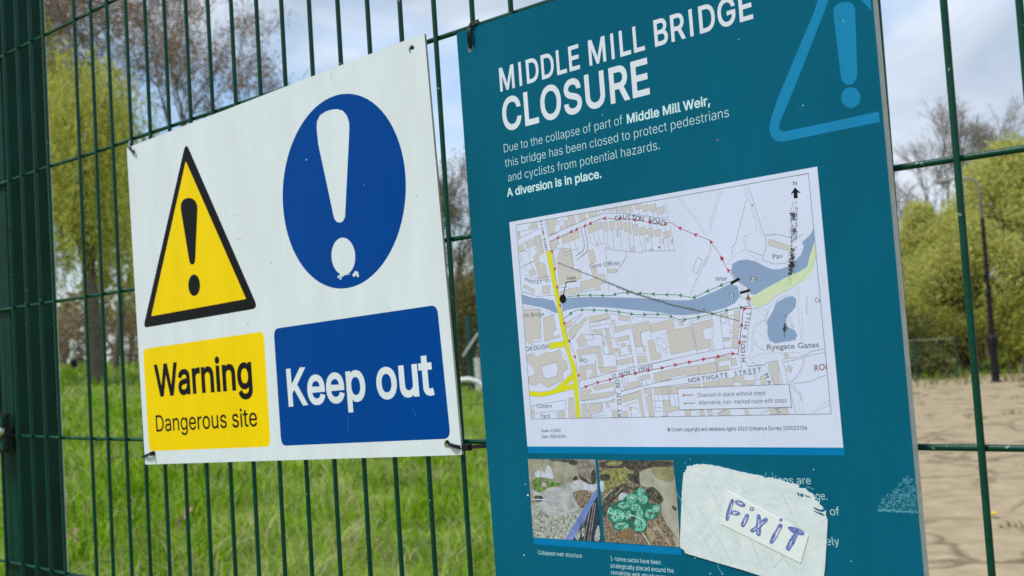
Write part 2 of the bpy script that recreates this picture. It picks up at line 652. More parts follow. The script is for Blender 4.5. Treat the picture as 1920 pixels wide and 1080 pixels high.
def board(name, outline, holes, y_front, y_back, mats, parent):
    """a flat panel with drilled holes: outline and holes are (x, z) loops; mats = face, edge"""
    lp = [np.asarray(outline), *[np.asarray(h) for h in holes]]
    v, t = winding_fill([q * 1000 for q in lp], evenodd=True)
    v = v / 1000
    V, F, M = [], [], []
    n = len(v)
    V += [(a, y_front, b) for a, b in v] + [(a, y_back, b) for a, b in v]
    for f in t:
        A = v[list(f)]
        ar = np.sum(A[:, 0] * np.roll(A[:, 1], -1) - np.roll(A[:, 0], -1) * A[:, 1])
        f = f if ar > 0 else f[::-1]
        F.append(f); M.append(0)
        F.append(tuple(i + n for i in f[::-1])); M.append(1)
    for k, q in enumerate(lp):
        ar = np.sum(q[:, 0] * np.roll(q[:, 1], -1) - np.roll(q[:, 0], -1) * q[:, 1])
        if (ar > 0) != (k == 0):
            q = q[::-1]
        b = len(V)
        m_ = len(q)
        V += [(a, y_front, c) for a, c in q] + [(a, y_back, c) for a, c in q]
        for i in range(m_):
            j = (i + 1) % m_
            F.append((b + j, b + i, b + m_ + i, b + m_ + j)); M.append(1)
    return mesh_obj(name, V, F, mats, parent, fmat=M)

def circle2(c, r, n=20):
    return [(c[0] + r * math.cos(2 * math.pi * i / n), c[1] + r * math.sin(2 * math.pi * i / n)) for i in range(n)]
# ------------------------------------------------------------------ ground
M_turf = mat('turf', (0.075, 0.125, 0.012), 0.95, var=0.3, scale=1.3, spec=.1, col2=(0.14, 0.19, 0.03), bump=0.5, bscale=40)
M_earth = mat('dry_earth', (0.30, 0.238, 0.148), 0.95, var=0.06, scale=5.0, spec=.1, col2=(0.375, 0.302, 0.192), bump=0.6, bscale=55, detail=12)

def earth_cracks(m):
    n = m.node_tree.nodes
    l = m.node_tree.links.new
    p = n['Principled BSDF']
    src = p.inputs['Base Color'].links[0].from_socket
    co = n.new('ShaderNodeTexCoord')
    ns = n.new('ShaderNodeTexNoise'); ns.inputs['Scale'].default_value = 1.6; ns.inputs['Detail'].default_value = 5
    l(co.outputs['Object'], ns.inputs['Vector'])
    mixv = n.new('ShaderNodeMix'); mixv.data_type = 'VECTOR'; mixv.inputs['Factor'].default_value = 0.5
    l(co.outputs['Object'], mixv.inputs[4]); l(ns.outputs['Color'], mixv.inputs[5])
    v = n.new('ShaderNodeTexVoronoi'); v.feature = 'DISTANCE_TO_EDGE'; v.inputs['Scale'].default_value = 2.1
    l(mixv.outputs[1], v.inputs['Vector'])
    r = n.new('ShaderNodeValToRGB')
    r.color_ramp.elements[0].position = 0.0; r.color_ramp.elements[0].color = (0.65, 0.65, 0.65, 1)
    r.color_ramp.elements[1].position = 0.07; r.color_ramp.elements[1].color = (0, 0, 0, 1)
    l(v.outputs['Distance'], r.inputs['Fac'])
    n3 = n.new('ShaderNodeTexNoise'); n3.inputs['Scale'].default_value = 0.6; n3.inputs['Detail'].default_value = 3
    l(co.outputs['Object'], n3.inputs['Vector'])
    r3 = n.new('ShaderNodeValToRGB'); r3.color_ramp.elements[0].position = 0.36; r3.color_ramp.elements[1].position = 0.5
    l(n3.outputs['Fac'], r3.inputs['Fac'])
    mul = n.new('ShaderNodeMath'); mul.operation = 'MULTIPLY'
    l(r.outputs['Color'], mul.inputs[0]); l(r3.outputs['Color'], mul.inputs[1])
    mc = n.new('ShaderNodeMix'); mc.data_type = 'RGBA'
    mc.inputs[7].default_value = (0.06, 0.05, 0.028, 1)
    l(mul.outputs[0], mc.inputs['Factor']); l(src, mc.inputs[6])
    l(mc.outputs[2], p.inputs['Base Color'])
earth_cracks(M_earth)

def terrain(name, xs, ys, m, lift=0.0):
    X, Y = np.meshgrid(xs, ys)
    Z = ground_z(X, Y) + lift
    nx, ny = len(xs), len(ys)
    i = np.arange(nx * ny).reshape(ny, nx)
    F = np.stack([i[:-1, :-1], i[:-1, 1:], i[1:, 1:], i[1:, :-1]], -1).reshape(-1, 4)
    return mesh_obj(name, np.stack([X, Y, Z], -1).reshape(-1, 3), F, m, smooth=True)
sg = lambda n, far: np.sign(np.linspace(-1, 1, n)) * np.abs(np.linspace(-1, 1, n)) ** 3 * far
tag(terrain('ground', sg(121, 700), sg(121, 700), M_turf), kind='structure')

# bare earth on the right-hand side, its edge wandering
def earth_edge(y):
    return -0.56 * y - 0.2 + 0.25 * np.sin(y * 0.9) + 0.12 * np.sin(y * 2.3 + 1)
def in_earth(x, y):
    return (x > earth_edge(y)) & (np.hypot(x - CAM[0], y - CAM[1]) < 29.3 + 0.5 * np.sin(x * 1.1))
ys = np.linspace(0.9, 29.6, 110)
EV, EF = [], []
for j, y in enumerate(ys):
    x0 = float(earth_edge(y))
    for i in range(40):
        x = x0 + (i / 39) ** 1.4 * 34
        EV.append((x, y - 0.1 * x * (y / 29), 0))
EV = np.array(EV)
EV[:, 2] = ground_z(EV[:, 0], EV[:, 1]) + 0.006
ii = np.arange(110 * 40).reshape(110, 40)
EF = np.stack([ii[:-1, :-1], ii[:-1, 1:], ii[1:, 1:], ii[1:, :-1]], -1).reshape(-1, 4)
tag(mesh_obj('bare_earth', EV, EF, M_earth, smooth=True), kind='structure')

# ------------------------------------------------------------------ grass
M_grass = leaf_mat('grass_blade', [(0.07, 0.15, 0.004), (0.13, 0.27, 0.005), (0.19, 0.37, 0.007), (0.27, 0.48, 0.012), (0.33, 0.50, 0.03), (0.44, 0.52, 0.16), (0.52, 0.46, 0.26)], 0.4, rough=.9, patch=1.5)

M_weed = leaf_mat('weed_leaf', [(0.09, 0.12, 0.02), (0.15, 0.19, 0.03), (0.24, 0.25, 0.06), (0.27, 0.20, 0.11)], 0.3)

def blades(P, h, wd, lean, seed):
    g = np.random.default_rng(seed)
    n = len(P)
    az = g.uniform(0, 2 * np.pi, n)
    bend = np.abs(g.normal(lean, lean * .6, n))
    d = np.c_[np.cos(az), np.sin(az), np.zeros(n)]
    s = np.c_[-np.sin(az), np.cos(az), np.zeros(n)]
    fa = g.uniform(0, 2 * np.pi, n)
    s = np.c_[np.cos(fa), np.sin(fa), np.zeros(n)]
    V = np.zeros((n, 8, 3))
    for k, t in enumerate((0, .4, .75, 1)):
        c = P + d * (h * bend * t ** 2)[:, None] + np.array([0, 0, 1.0]) * (h * (t - .35 * np.minimum(bend, 1.3) * t ** 2))[:, None]
        ww = wd * (1, .9, .6, .08)[k] / 2
        V[:, 2 * k] = c - s * ww[:, None]
        V[:, 2 * k + 1] = c + s * ww[:, None]
    b = (np.arange(n) * 8)[:, None]
    F = np.concatenate([b + np.array([2 * k, 2 * k + 1, 2 * k + 3, 2 * k + 2]) for k in range(3)], 1).reshape(-1, 4)
    return V.reshape(-1, 3), F

def fan(n, d0, d1, a0, a1, g, power=1.0):
    D = np.sqrt(g.uniform(d0 ** 2, d1 ** 2, n)) if power == 1 else d0 + (d1 - d0) * g.uniform(0, 1, n) ** power
    A = np.radians(g.uniform(a0, a1, n))
    x, y = CAM[0] + D * np.sin(A), CAM[1] + D * np.cos(A)
    return x, y, D

def clumpy(x, y, g, s=1.0):
    q = np.sin(x * 3.1 * s + 1.3 * np.sin(y * 2.7 * s)) * np.sin(y * 3.7 * s + 1.1 * np.sin(x * 2.1 * s)) + .6 * np.sin(x * 7.3 * s + y * 5.1 * s)
    return q
GV, GF, go = [], [], 0
for (n, d0, d1, h0, w0, ln) in ((52000, 4.5, 10.5, 0.17, 0.010, 0.75), (46000, 10.5, 20, 0.17, 0.018, 0.7), (42000, 20, 46, 0.2, 0.034, 0.6)):
    g = np.random.default_rng(int(d1))
    x, y, D = fan(n, d0, d1, -74, 2, g)
    q = clumpy(x, y, g)
    keep = (y > 0.7) & ~in_earth(x, y) & (g.uniform(0, 1, n) < .55 + .35 * q)
    x, y, q = x[keep], y[keep], q[keep]
    P = np.c_[x, y, ground_z(x, y)]
    h = h0 * g.uniform(.45, 1.35, len(x)) * (1 + .45 * q)
    V, F = blades(P, np.maximum(h, .04), w0 * g.uniform(.6, 1.3, len(x)), ln, int(d1) + 1)
    GV.append(V); GF.append(F + go); go += len(V)
tag(mesh_obj('long_grass', np.concatenate(GV), np.concatenate(GF), M_grass), 'long bright green unmown grass on the bank behind the fence', 'grass', kind='stuff')

# sparse tufts and weeds on the bare earth
g = np.random.default_rng(5)
cx, cy, _ = fan(60, 6.5, 27, -32, 0, g, 1.0)
ok = in_earth(cx, cy)
cx, cy = cx[ok], cy[ok]
tx = np.repeat(cx, 26) + g.normal(0, .07, len(cx) * 26)
ty = np.repeat(cy, 26) + g.normal(0, .05, len(cx) * 26)
V, F = blades(np.c_[tx, ty, ground_z(tx, ty) + .005], g.uniform(.025, .07, len(tx)), np.full(len(tx), .012), .8, 3)
ex, ey, _ = fan(1500, 26.8, 30.5, -40, -2, g)
ez = ground_z(ex, ey)
V2, F2 = blades(np.c_[ex, ey, ez], g.uniform(.05, .24, len(ex)), np.full(len(ex), .03), .5, 4)
tag(mesh_obj('weeds', np.concatenate([V, V2]), np.concatenate([F, F2 + len(V)]), M_weed), 'low green weeds in the cracks and along the far edge of the bare earth', 'weeds', kind='stuff')

# ------------------------------------------------------------------ trees
M_bark = mat('bark', (0.13, 0.105, 0.075), 0.9, var=0.3, scale=9, bump=0.8, bscale=30)
M_twig = mat('twig', (0.21, 0.175, 0.14), 0.9, var=0.25, scale=4)
M_willow = leaf_mat('willow_leaf', [(0.34, 0.37, 0.05), (0.46, 0.49, 0.08), (0.56, 0.57, 0.12), (0.64, 0.62, 0.19), (0.42, 0.41, 0.09)], 0.5)
M_dome = leaf_mat('fresh_willow_leaf', [(0.42, 0.44, 0.10), (0.52, 0.54, 0.13), (0.60, 0.60, 0.18), (0.66, 0.64, 0.26), (0.48, 0.46, 0.13)], 0.5)
M_willow_dark = leaf_mat('dark_willow_leaf', [(0.17, 0.19, 0.03), (0.26, 0.28, 0.04), (0.34, 0.34, 0.07), (0.36, 0.32, 0.11)], 0.35)  # darker leaf tones for the willow behind the fence post
M_bud = leaf_mat('brown_bud', [(0.27, 0.15, 0.065), (0.36, 0.20, 0.085), (0.44, 0.26, 0.12), (0.30, 0.20, 0.12)], 0.25)
M_hedge = leaf_mat('hedge_leaf', [(0.08, 0.095, 0.03), (0.12, 0.14, 0.04), (0.18, 0.195, 0.06), (0.20, 0.175, 0.08)], 0.25)
M_bush = leaf_mat('bush_leaf', [(0.16, 0.18, 0.03), (0.28, 0.30, 0.05), (0.40, 0.41, 0.07), (0.22, 0.22, 0.06)], 0.35)
M_olive = leaf_mat('olive_leaf', [(0.12, 0.115, 0.04), (0.20, 0.19, 0.06), (0.28, 0.26, 0.09), (0.24, 0.19, 0.10)], 0.3)
M_brush = leaf_mat('brown_brush', [(0.20, 0.15, 0.09), (0.28, 0.21, 0.13), (0.26, 0.22, 0.12), (0.36, 0.26, 0.18)], 0.2)

def leaf_quads(C, ln, wd, g, droop=0.0):
    """one small pointed leaf (a quad) per centre"""
    n = len(C)
    d = g.normal(0, 1, (n, 3))
    d[:, 2] = d[:, 2] * (1 - droop) - droop * 2.2
    d /= np.linalg.norm(d, axis=1)[:, None]
    s = np.cross(d, g.normal(0, 1, (n, 3)))
    s /= np.linalg.norm(s, axis=1)[:, None] + 1e-9
    ln = ln * g.uniform(.6, 1.3, n)[:, None]
    wd = wd * g.uniform(.6, 1.3, n)[:, None]
    V = np.stack([C - d * ln / 2, C + s * wd / 2 + d * ln * .05, C + d * ln / 2, C - s * wd / 2 + d * ln * .05], 1)
    return V.reshape(-1, 3), np.arange(n * 4).reshape(n, 4)

def willow(name, base, H, Rc, seed, label, strands=420, per=46, hang=(0.25, 0.6), leaf=(0.16, 0.035), squash=1.0, trunk_r=0.2, lean=(0, 0), m=None, floor=0.12):
    g = np.random.default_rng(seed)
    t = empty(name, base, label, 'tree')
    b = np.array(base)
    mb = MB()
    fork = b + np.array([lean[0], lean[1], H * .33])
    mb.tube([b + [0, 0, -.3], b + [0, 0, .15], b * .5 + fork * .5 + [0.05, 0, 0], fork], [trunk_r * 1.35, trunk_r * 1.1, trunk_r * .9, trunk_r * .8], 9)
    cl = []
    for i in range(11):
        a = 2 * math.pi * (i + g.uniform(-.3, .3)) / 11
        rr = Rc * g.uniform(.25, .85)
        top = b + np.array([rr * math.cos(a), rr * math.sin(a) * squash, H * (.95 - .35 * (rr / Rc) ** 2) * g.uniform(.86, 1)])
        mid = fork * .45 + top * .55 + np.array([0, 0, H * .07])
        mb.tube([fork - [0, 0, .2], fork * .7 + mid * .3, mid, top], [trunk_r * .55, trunk_r * .42, trunk_r * .25, .02], 6)
        cl += [top, mid * .4 + top * .6]
    mb.obj('trunk', M_bark, t, smooth=True)
    cl += [b + np.array([Rc * g.uniform(-.9, .9), Rc * squash * g.uniform(-.9, .9), 0]) for _ in range(26)]
    cl = np.array(cl)
    C = []
    for k in range(strands):
        c = cl[g.integers(len(cl))]
        xy = c[:2] + g.normal(0, Rc * .13, 2)
        q = min(np.hypot(xy[0] - b[0], (xy[1] - b[1]) / squash) / Rc, 1.0)
        dome = b[2] + H * (.58 + .42 * math.sqrt(max(0, 1 - q * q))) * g.uniform(.8, 1.0)
        ln = H * g.uniform(*hang)
        z1 = max(dome - ln, b[2] + H * floor * g.uniform(.6, 1.6))
        s = np.linspace(0, 1, per) + g.normal(0, .02, per)
        sw = g.normal(0, .12, 2)
        out = (xy - b[:2]) * .05
        C.append(np.c_[xy[0] + (sw[0] + out[0]) * s + g.normal(0, .045, per), xy[1] + (sw[1] + out[1]) * s + g.normal(0, .045, per), dome + (z1 - dome) * s])
    V, F = leaf_quads(np.concatenate(C), leaf[0], leaf[1], g, .62)
    mesh_obj('crown', V, F, m or M_willow, t)
    return t

def bare_tree(name, base, H, spread, seed, label, depth=6, buds=0, trunk_r=0.2, bud=(0.14, 0.07), lean=(0, 0), twig_m=None, bud_m=None, first=0.28, hairs=5000):
    g = np.random.default_rng(seed)
    t = empty(name, base, label, 'tree')
    b = np.array(base)
    limbs, twigs, tips = MB(), MB(), []
    def grow(p, d, ln, r, k):
        q = p + d * ln * .5 + g.normal(0, .04 * ln, 3)
        e = p + d * ln + g.normal(0, .06 * ln, 3)
        (limbs if k < 3 else twigs).tube([p, q, e], [r, r * .85, r * .66], 6 if k < 3 else 3, cap=False)
        if k >= depth - 2:
            tips.append(q); tips.append(e)
        if k >= depth:
            return
        for _ in range(3 if k > 0 else 4):
            nd = d + g.normal(0, spread, 3) + np.array([0, 0, .13])
            nd /= np.linalg.norm(nd)
            grow(e if g.uniform() < .75 else q, nd, ln * g.uniform(.6, .86), max(r * .62, .0055), k + 1)
    d0 = np.array([lean[0], lean[1], 1.0]); d0 /= np.linalg.norm(d0)
    grow(b + [0, 0, -.2], d0, H * first, trunk_r, 0)
    limbs.obj('trunk', M_bark, t, smooth=True)
    V, F = np.concatenate(twigs.v), twigs.f
    T = np.array(tips)
    T = T[g.integers(0, len(T), hairs)] + g.normal(0, .12, (hairs, 3)) * (H / 12)
    hv, hf = leaf_quads(T, .034 * H, .0012 * H, g, -.15)
    V, F = np.concatenate([V, hv]), F + [tuple(int(i) + len(V) for i in f) for f in hf]
    mesh_obj('crown', V, F, [twig_m or M_twig], t)
    if buds:
        T = np.array(tips)
        T = T[g.integers(0, len(T), buds)] + g.normal(0, .09, (buds, 3)) * (H / 9)
        V, F = leaf_quads(T, bud[0], bud[1], g)
        mesh_obj('buds', V, F, bud_m or M_bud, t)
    return t

def bush(name, centre, size, seed, label, m, n=5000, leaf=(0.11, 0.05), lobes=9, cat='bush', stems=True, group=None):
    """many small leaves through several overlapping lobes, plus stems to the ground"""
    g = np.random.default_rng(seed)
    c = np.array(centre, float)
    t = empty(name, c, label, cat, group)
    sx, sy, sz = size
    lc, lr = [], []
    for i in range(lobes):
        lc.append([g.uniform(-.72, .72) * sx, g.uniform(-.6, .6) * sy, sz * g.uniform(.25, .78)])
        lr.append(g.uniform(.3, .52))
    lc, lr = np.array(lc), np.array(lr)
    k = g.integers(0, lobes, n)
    d = g.normal(0, 1, (n, 3))
    d /= np.linalg.norm(d, axis=1)[:, None]
    rad = g.uniform(0, 1, n)[:, None] ** .45
    P = lc[k] + d * rad * lr[k][:, None] * np.array([sx, sy, sz * .62])
    P[:, 2] = np.abs(P[:, 2])
    V, F = leaf_quads(P + c, leaf[0], leaf[1], g)
    mesh_obj('leaves', V, F, m, t)
    if stems:
        mb = MB()
        for i in range(lobes):
            s = c + [lc[i][0] * .4, lc[i][1] * .4, -.15]
            mb.tube([s, s * .5 + (c + lc[i]) * .5 + g.normal(0, .05, 3), c + lc[i]], [.035, .025, .012], 5)
        mb.obj('stems', M_twig, t)
    return t

def dome_tree(name, base, Rx, H, n, seed, label):
    """a dense rounded crown of drooping sprays that reaches nearly to the ground"""
    g = np.random.default_rng(seed)
    b = np.array(base)
    t = empty(name, b, label, 'tree')
    mb = MB()
    fork = b + [0, 0, H * .3]
    mb.tube([b + [0, 0, -.3], b + [.03, 0, H * .15], fork], [.26, .2, .17], 9)
    lc, lr = [], []
    for i in range(90):
        a, u = g.uniform(0, 2 * math.pi), g.uniform(.12, .97)
        w_ = math.sin(math.pi * min(.5, .5 * (1 - u) / .62)) if u > .38 else .86 + .14 * u / .38
        rr = Rx * w_ * g.uniform(.45, .88)
        lc.append([rr * math.cos(a), rr * math.sin(a) * .8, H * u * .9])
        lr.append(Rx * g.uniform(.2, .36))
        if i < 12:
            e = b + lc[-1]
            mb.tube([fork - [0, 0, .2], fork * .5 + e * .5 + [0, 0, .2], e], [.1, .06, .015], 5)
    mb.obj('trunk', M_bark, t, smooth=True)
    lc, lr = np.array(lc), np.array(lr)
    k = g.integers(0, len(lc), n)
    d = g.normal(0, 1, (n, 3)); d /= np.linalg.norm(d, axis=1)[:, None]
    rad = g.uniform(0, 1, n)[:, None] ** .42
    P = lc[k] + d * rad * lr[k][:, None] * np.array([1, 1, .9])
    P[:, 2] -= np.abs(g.normal(0, .25, n))
    P[:, 2] = np.abs(P[:, 2]) + .1
    V, F = leaf_quads(P + b, .11, .055, g, .35)
    mesh_obj('crown', V, F, M_dome, t)

# left, beyond the grass bank
p = stand(178, 27)
willow('willow_tree', p, 7.7, 2.2, 11, 'weeping yellow-green willow at the top of the grass bank beside the fence post', 640, 60, (.28, .62), (.17, .032), trunk_r=.19, lean=(-.1, 0), floor=.24)
p = stand(20, 30)
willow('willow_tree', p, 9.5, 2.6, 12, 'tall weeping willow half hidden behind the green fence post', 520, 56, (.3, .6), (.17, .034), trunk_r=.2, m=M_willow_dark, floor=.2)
p = stand(212, 37)
bare_tree('budding_tree', p, 18.5, .43, 21, 'tall leafless tree covered in brown buds above the warning sign', 7, 19000, .13, (.11, .05), (.03, 0), first=.24, hairs=6500)
p = stand(560, 46)
bare_tree('leafless_tree', p, 9.0, .42, 23, 'leafless grey tree hidden behind the white warning sign', 6, 0, .16)
p = stand(845, 40)
bare_tree('leafless_tree', p, 9.8, .34, 24, 'slim olive-brown tree with upright twigs seen between the two signs', 7, 6000, .12, (.12, .05), bud_m=M_brush, first=.24)
p = stand(872, 44)
bare_tree('leafless_tree', p, 8.2, .42, 29, 'broad leafless tree low behind the slim tree between the two signs', 6, 3000, .14, (.12, .05), bud_m=M_brush, first=.22)
p = stand(862, 37)
bush('hedge_bush', p, (2.6, 1.1, 4.1), 31, 'olive green bush behind the dark railings between the two signs', M_olive, 11000, (.13, .06), 12)
for i, (px, D, sx, sz, lab) in enumerate(((120, 42, 2.6, 2.3, 'brown leafless scrub behind the low rail by the fence post'),
                                          (240, 44, 2.4, 2.6, 'brown leafless scrub behind the low rail at the edge of the warning sign'),
                                          (30, 43, 2.4, 2.2, 'brown scrub behind the green fence post'))):
    p = stand(px, D)
    bush('scrub', p, (sx, 1.2, sz), 40 + i, lab, M_brush, 5200, (.16, .03), 10)

# right, beyond the bare earth
for i, (px, D, sx, sz, n, lab) in enumerate(((1915, 34.5, 2.75, 6.9, 85000, 'round yellow-green willow in fresh leaf behind the lamp column'),
                                            (1752, 36, 1.95, 5.35, 55000, 'lower yellow-green willow next to the edge of the teal notice'),
                                            (2120, 36, 3.0, 7.6, 20000, 'yellow-green willow beyond the lamp column, partly out of view'))):
    p = stand(px, D)
    dome_tree('willow_tree', p, sx, sz, n, 50 + i, lab)
p = stand(1862, 62)
bare_tree('leafless_tree', p, 14.6, .40, 61, 'tall leafless grey tree rising above the willow behind the lamp column', 7, 0, .2, first=.25)
p = stand(1690, 66)
bare_tree('leafless_tree', p, 9.8, .42, 62, 'leafless grey tree on the skyline at the edge of the teal notice', 7, 0, .2, first=.24)
p = stand(1560, 60)
bare_tree('leafless_tree', p, 12.5, .42, 63, 'leafless grey tree hidden behind the teal notice', 6, 0, .2, first=.25)
for i, (px, D, sx, sz, mm, lab) in enumerate(((1738, 31.0, 1.0, 1.3, M_hedge, 'dark clipped hedge behind the wire boundary fence'),
                                              (1700, 32.5, 1.5, 2.6, M_bush, 'olive shrub above the dark hedge by the edge of the teal notice'),
                                              (1812, 32.5, 1.2, 1.7, M_olive, 'olive shrub between the hedge and the lamp column'),
                                              (1895, 31.5, 1.2, 1.9, M_bush, 'bright yellow-green shrub beyond the lamp column'),
                                              (1600, 32, 2.2, 2.2, M_hedge, 'dark shrub behind the teal notice'),
                                              (1980, 32, 1.6, 2.2, M_bush, 'yellow-green shrub past the right of the lamp column'))):
    p = stand(px, D)
    bush('shrub', p, (sx, .8, sz), 70 + i, lab, mm, 5200, (.11, .05), 9)

# a far belt of woodland closes the horizon
g = np.random.default_rng(90)
n = 30000
A = np.radians(g.uniform(-95, 40, n))
D = g.uniform(72, 84, n)
x, y = CAM[0] + D * np.sin(A), CAM[1] + D * np.cos(A)
topz = 4.6 + 1.5 * np.sin(A * 23) + .9 * np.sin(A * 57 + 1)
z = ground_z(x, y) + g.uniform(0, 1, n) ** .8 * topz
V, F = leaf_quads(np.c_[x, y, z], .7, .34, g)
tag(mesh_obj('far_woodland', V, F, M_brush), 'distant brown belt of woodland closing the horizon', 'woodland', kind='stuff')

# ------------------------------------------------------------------ things in the park
M_dark = mat('black_paint', (0.012, 0.013, 0.015), 0.55, var=.2, scale=20, spec=.15)
M_lampgrey = mat('weathered_grey', (0.20, 0.21, 0.19), 0.6, var=.2, scale=8)
M_galv = mat('galvanised', (0.45, 0.47, 0.48), 0.45, var=.15, scale=15)
M_white = mat('white_plastic', (0.78, 0.78, 0.76), 0.4, var=.05, scale=9)
M_wood = mat('brown_timber', (0.14, 0.085, 0.06), 0.8, var=.3, scale=12)
M_stone = mat('pale_stone', (0.46, 0.45, 0.42), 0.8, var=.2, scale=15)
M_olivepaint = mat('faded_olive_paint', (.20, .21, .13), .6, var=.2, scale=9)
M_dkgreen = mat('dark_green_paint', (0.01, 0.05, 0.03), 0.5, var=.2, scale=9)

# lamp column
p = stand(1863, 27.6)
lt = empty('street_lamp', p, 'tall black lamp column with a swan-neck arm in front of the yellow-green willow', 'lamp post')
up = lambda row: float(away(1858, row, 27.6)[2]) - p[2]
mb = MB(); mb.lathe(p, [(.13, -.1), (.13, .02), (.085, .06), (.075, up(650)), (.11, up(644)), (.11, up(634)), (.06, up(628)), (.055, up(556)), (.065, up(552)), (.065, up(548)), (.048, up(544)), (.045, up(408))], 14)
mb.obj('column', M_dark, lt, smooth=False)
zt = up(408)
h2 = up(332)
side = AX[0] * np.array([1, 1, 0]); side /= np.linalg.norm(side)
q = np.array(p)
mb = MB()
mb.tube([q + [0, 0, zt - .05], q + [0, 0, h2 - .25], q - side * .06 + [0, 0, h2 - .08], q - side * .2 + [0, 0, h2], q - side * .74 + [0, 0, h2 + .02]], [.03, .03, .03, .028, .026], 8)
mb.obj('swan_neck_arm', M_lampgrey, lt, smooth=True)
mb = MB(); e = q - side * .8 + [0, 0, h2 - .02]
mb.lathe(e, [(.16, -.05), (.17, 0), (.09, .06), (.03, .09)], 12)
mb.obj('lamp_head', M_lampgrey, lt)

# wire boundary fence in front of the hedge
a, b_ = stand(1640, 29.6), stand(1792, 29.6)
ft = empty('wire_boundary_fence', a, 'thin wire fence with one pale top rail in front of the dark hedge', 'fence')
hgt = float(away(1740, 637, 29.6)[2]) - a[2]
mb = MB(); mb.tube([a + [0, 0, hgt], b_ + [0, 0, hgt]], .016, 6); mb.obj('top_rail', M_olivepaint, ft)
for f_ in (0, .5, 1):
    c = a * (1 - f_) + b_ * f_
    mb = MB(); mb.tube([c + [0, 0, -.1], c + [0, 0, hgt + .05]], .03, 6); mb.obj('post', M_dkgreen, ft)
mb = MB()
for zz in np.linspace(.1, hgt - .1, 6):
    mb.tube([a + [0, 0, zz], b_ + [0, 0, zz]], .003, 4)
mb.obj('wire_infill', M_dkgreen, ft)

# low timber rail on the crest of the bank
a, b_ = stand(60, 38), stand(330, 38)
a[2] += .05; b_[2] += .05
rt = empty('timber_rail', a, 'low brown timber rail fence along the crest of the grass bank', 'fence')
mb = MB(); mb.tube([a + [0, 0, .42], b_ + [0, 0, .44]], .045, 6); mb.obj('rail', M_wood, rt)
for f_ in np.linspace(0, 1, 10):
    c = a * (1 - f_) + b_ * f_
    mb = MB(); mb.tube([c + [0, 0, -.5], c + [0, 0, .5]], .05, 6); mb.obj('post', M_wood, rt)
p = stand(137, 36)
st = empty('garden_urn', p, 'small pale stone ornament on a dark base at the crest of the bank', 'ornament')
mb = MB(); mb.lathe(p, [(.14, -.3), (.14, .08), (.1, .1), (.1, .3), (.13, .33)], 12); mb.obj('base', M_dark, st)
mb = MB(); mb.lathe(p + [0, 0, .33], [(.05, 0), (.1, .06), (.08, .22), (.05, .28), (.09, .36), (.07, .5), (.03, .62)], 12); mb.obj('finial', M_stone, st)
mb = MB(); mb.tube([p + [.06, 0, .6], p + [.17, .03, .68], p + [.19, .03, .78], p + [.1, .02, .84]], .02, 6); mb.obj('handle', M_stone, st)

# railings, gate post and hoop between the two signs
a, b_ = stand(800, 33), stand(1010, 33)
rl = empty('metal_railings', a, 'dark metal railings across the path between the two signs', 'fence')
hr = float(away(875, 628, 33)[2]) - a[2]
for zz in (.15, hr - .08):
    mb = MB(); mb.tube([a + [0, 0, zz], b_ + [0, 0, zz]], .025, 5); mb.obj('rail', M_dark, rl)
for f_ in np.linspace(0, 1, 34):
    c = a * (1 - f_) + b_ * f_
    mb = MB(); mb.tube([c + [0, 0, 0], c + [0, 0, hr]], .014, 5); mb.obj('bar', M_dark, rl)
a = stand(882, 32.5)
gp = empty('gate_post', a, 'dark green gate post with a pale diagonal brace among the railings', 'post')
mb = MB(); mb.box(a - [.08, .08, .3], a + [.08, .08, float(away(882, 590, 32.5)[2]) - a[2]]); mb.obj('post', M_dkgreen, gp)
q0, q1 = away(868, 668, 32.4), away(897, 624, 32.4)
mb = MB(); mb.tube([q0, q1], .035, 6); mb.obj('brace', M_galv, gp)
mb = MB(); c = stand(897, 32.2); mb.box(c - [.1, .1, .2], c + [.1, .1, .95]); tag(mb.obj('concrete_bollard', M_stone, loc=c), 'pale concrete bollard beside the green gate post', 'bollard')
P = [stand(868 + 0, 29) + [0, 0, -.1]]
P = [away(852, 735, 29), away(856, 719, 29), away(866, 712, 29), away(880, 711, 29), away(896, 716, 29), away(906, 724, 29), away(909, 738, 29)]
mb = MB(); mb.tube(P, .062, 8); tag(mb.obj('hoop_barrier', M_white, smooth=True, loc=P[0]), 'white bent tube hoop standing on the grass between the two signs', 'barrier')

# dry leaves and a flower in the grass
M_dry = mat('dry_leaf', (0.42, 0.27, 0.15), 0.8, var=.2, scale=40)
def dry_leaf(px, py, D, s, label, seed):
    g = np.random.default_rng(seed)
    c = away(px, py, D)
    t = empty('dry_leaf', c, label, 'leaf', 'dry leaves caught in the grass')
    for k in range(3):
        a = g.uniform(0, 2 * math.pi)
        d = np.array([math.cos(a), math.sin(a) * .4, .75 - .5 * k]); d /= np.linalg.norm(d)
        sd_ = np.cross(d, [.3, 1, .2]); sd_ /= np.linalg.norm(sd_)
        nn = np.cross(d, sd_)
        V, F = [], []
        for i in range(7):
            u = i / 6
            ww = s * .26 * math.sin(math.pi * min(u * .92 + .05, 1)) + .001
            m_ = c + d * s * u + nn * s * .12 * math.sin(u * 3)
            V += [m_ - sd_ * ww + nn * ww * .4, m_, m_ + sd_ * ww + nn * ww * .4]
            if i:
                b = 3 * i
                F += [(b - 3, b - 2, b + 1, b), (b - 2, b - 1, b + 2, b + 1)]
        mesh_obj('lobe', V, F, M_dry, t, smooth=True)
    return t
dry_leaf(345, 972, 7.6, .11, 'large pale brown dry leaf standing up in the grass below the warning panel', 3)
dry_leaf(140, 1005, 7.0, .08, 'small dry leaf in the grass beside the fence post', 4)
dry_leaf(712, 1008, 6.8, .035, 'tiny orange dry leaf in the grass below the Keep out panel', 5)
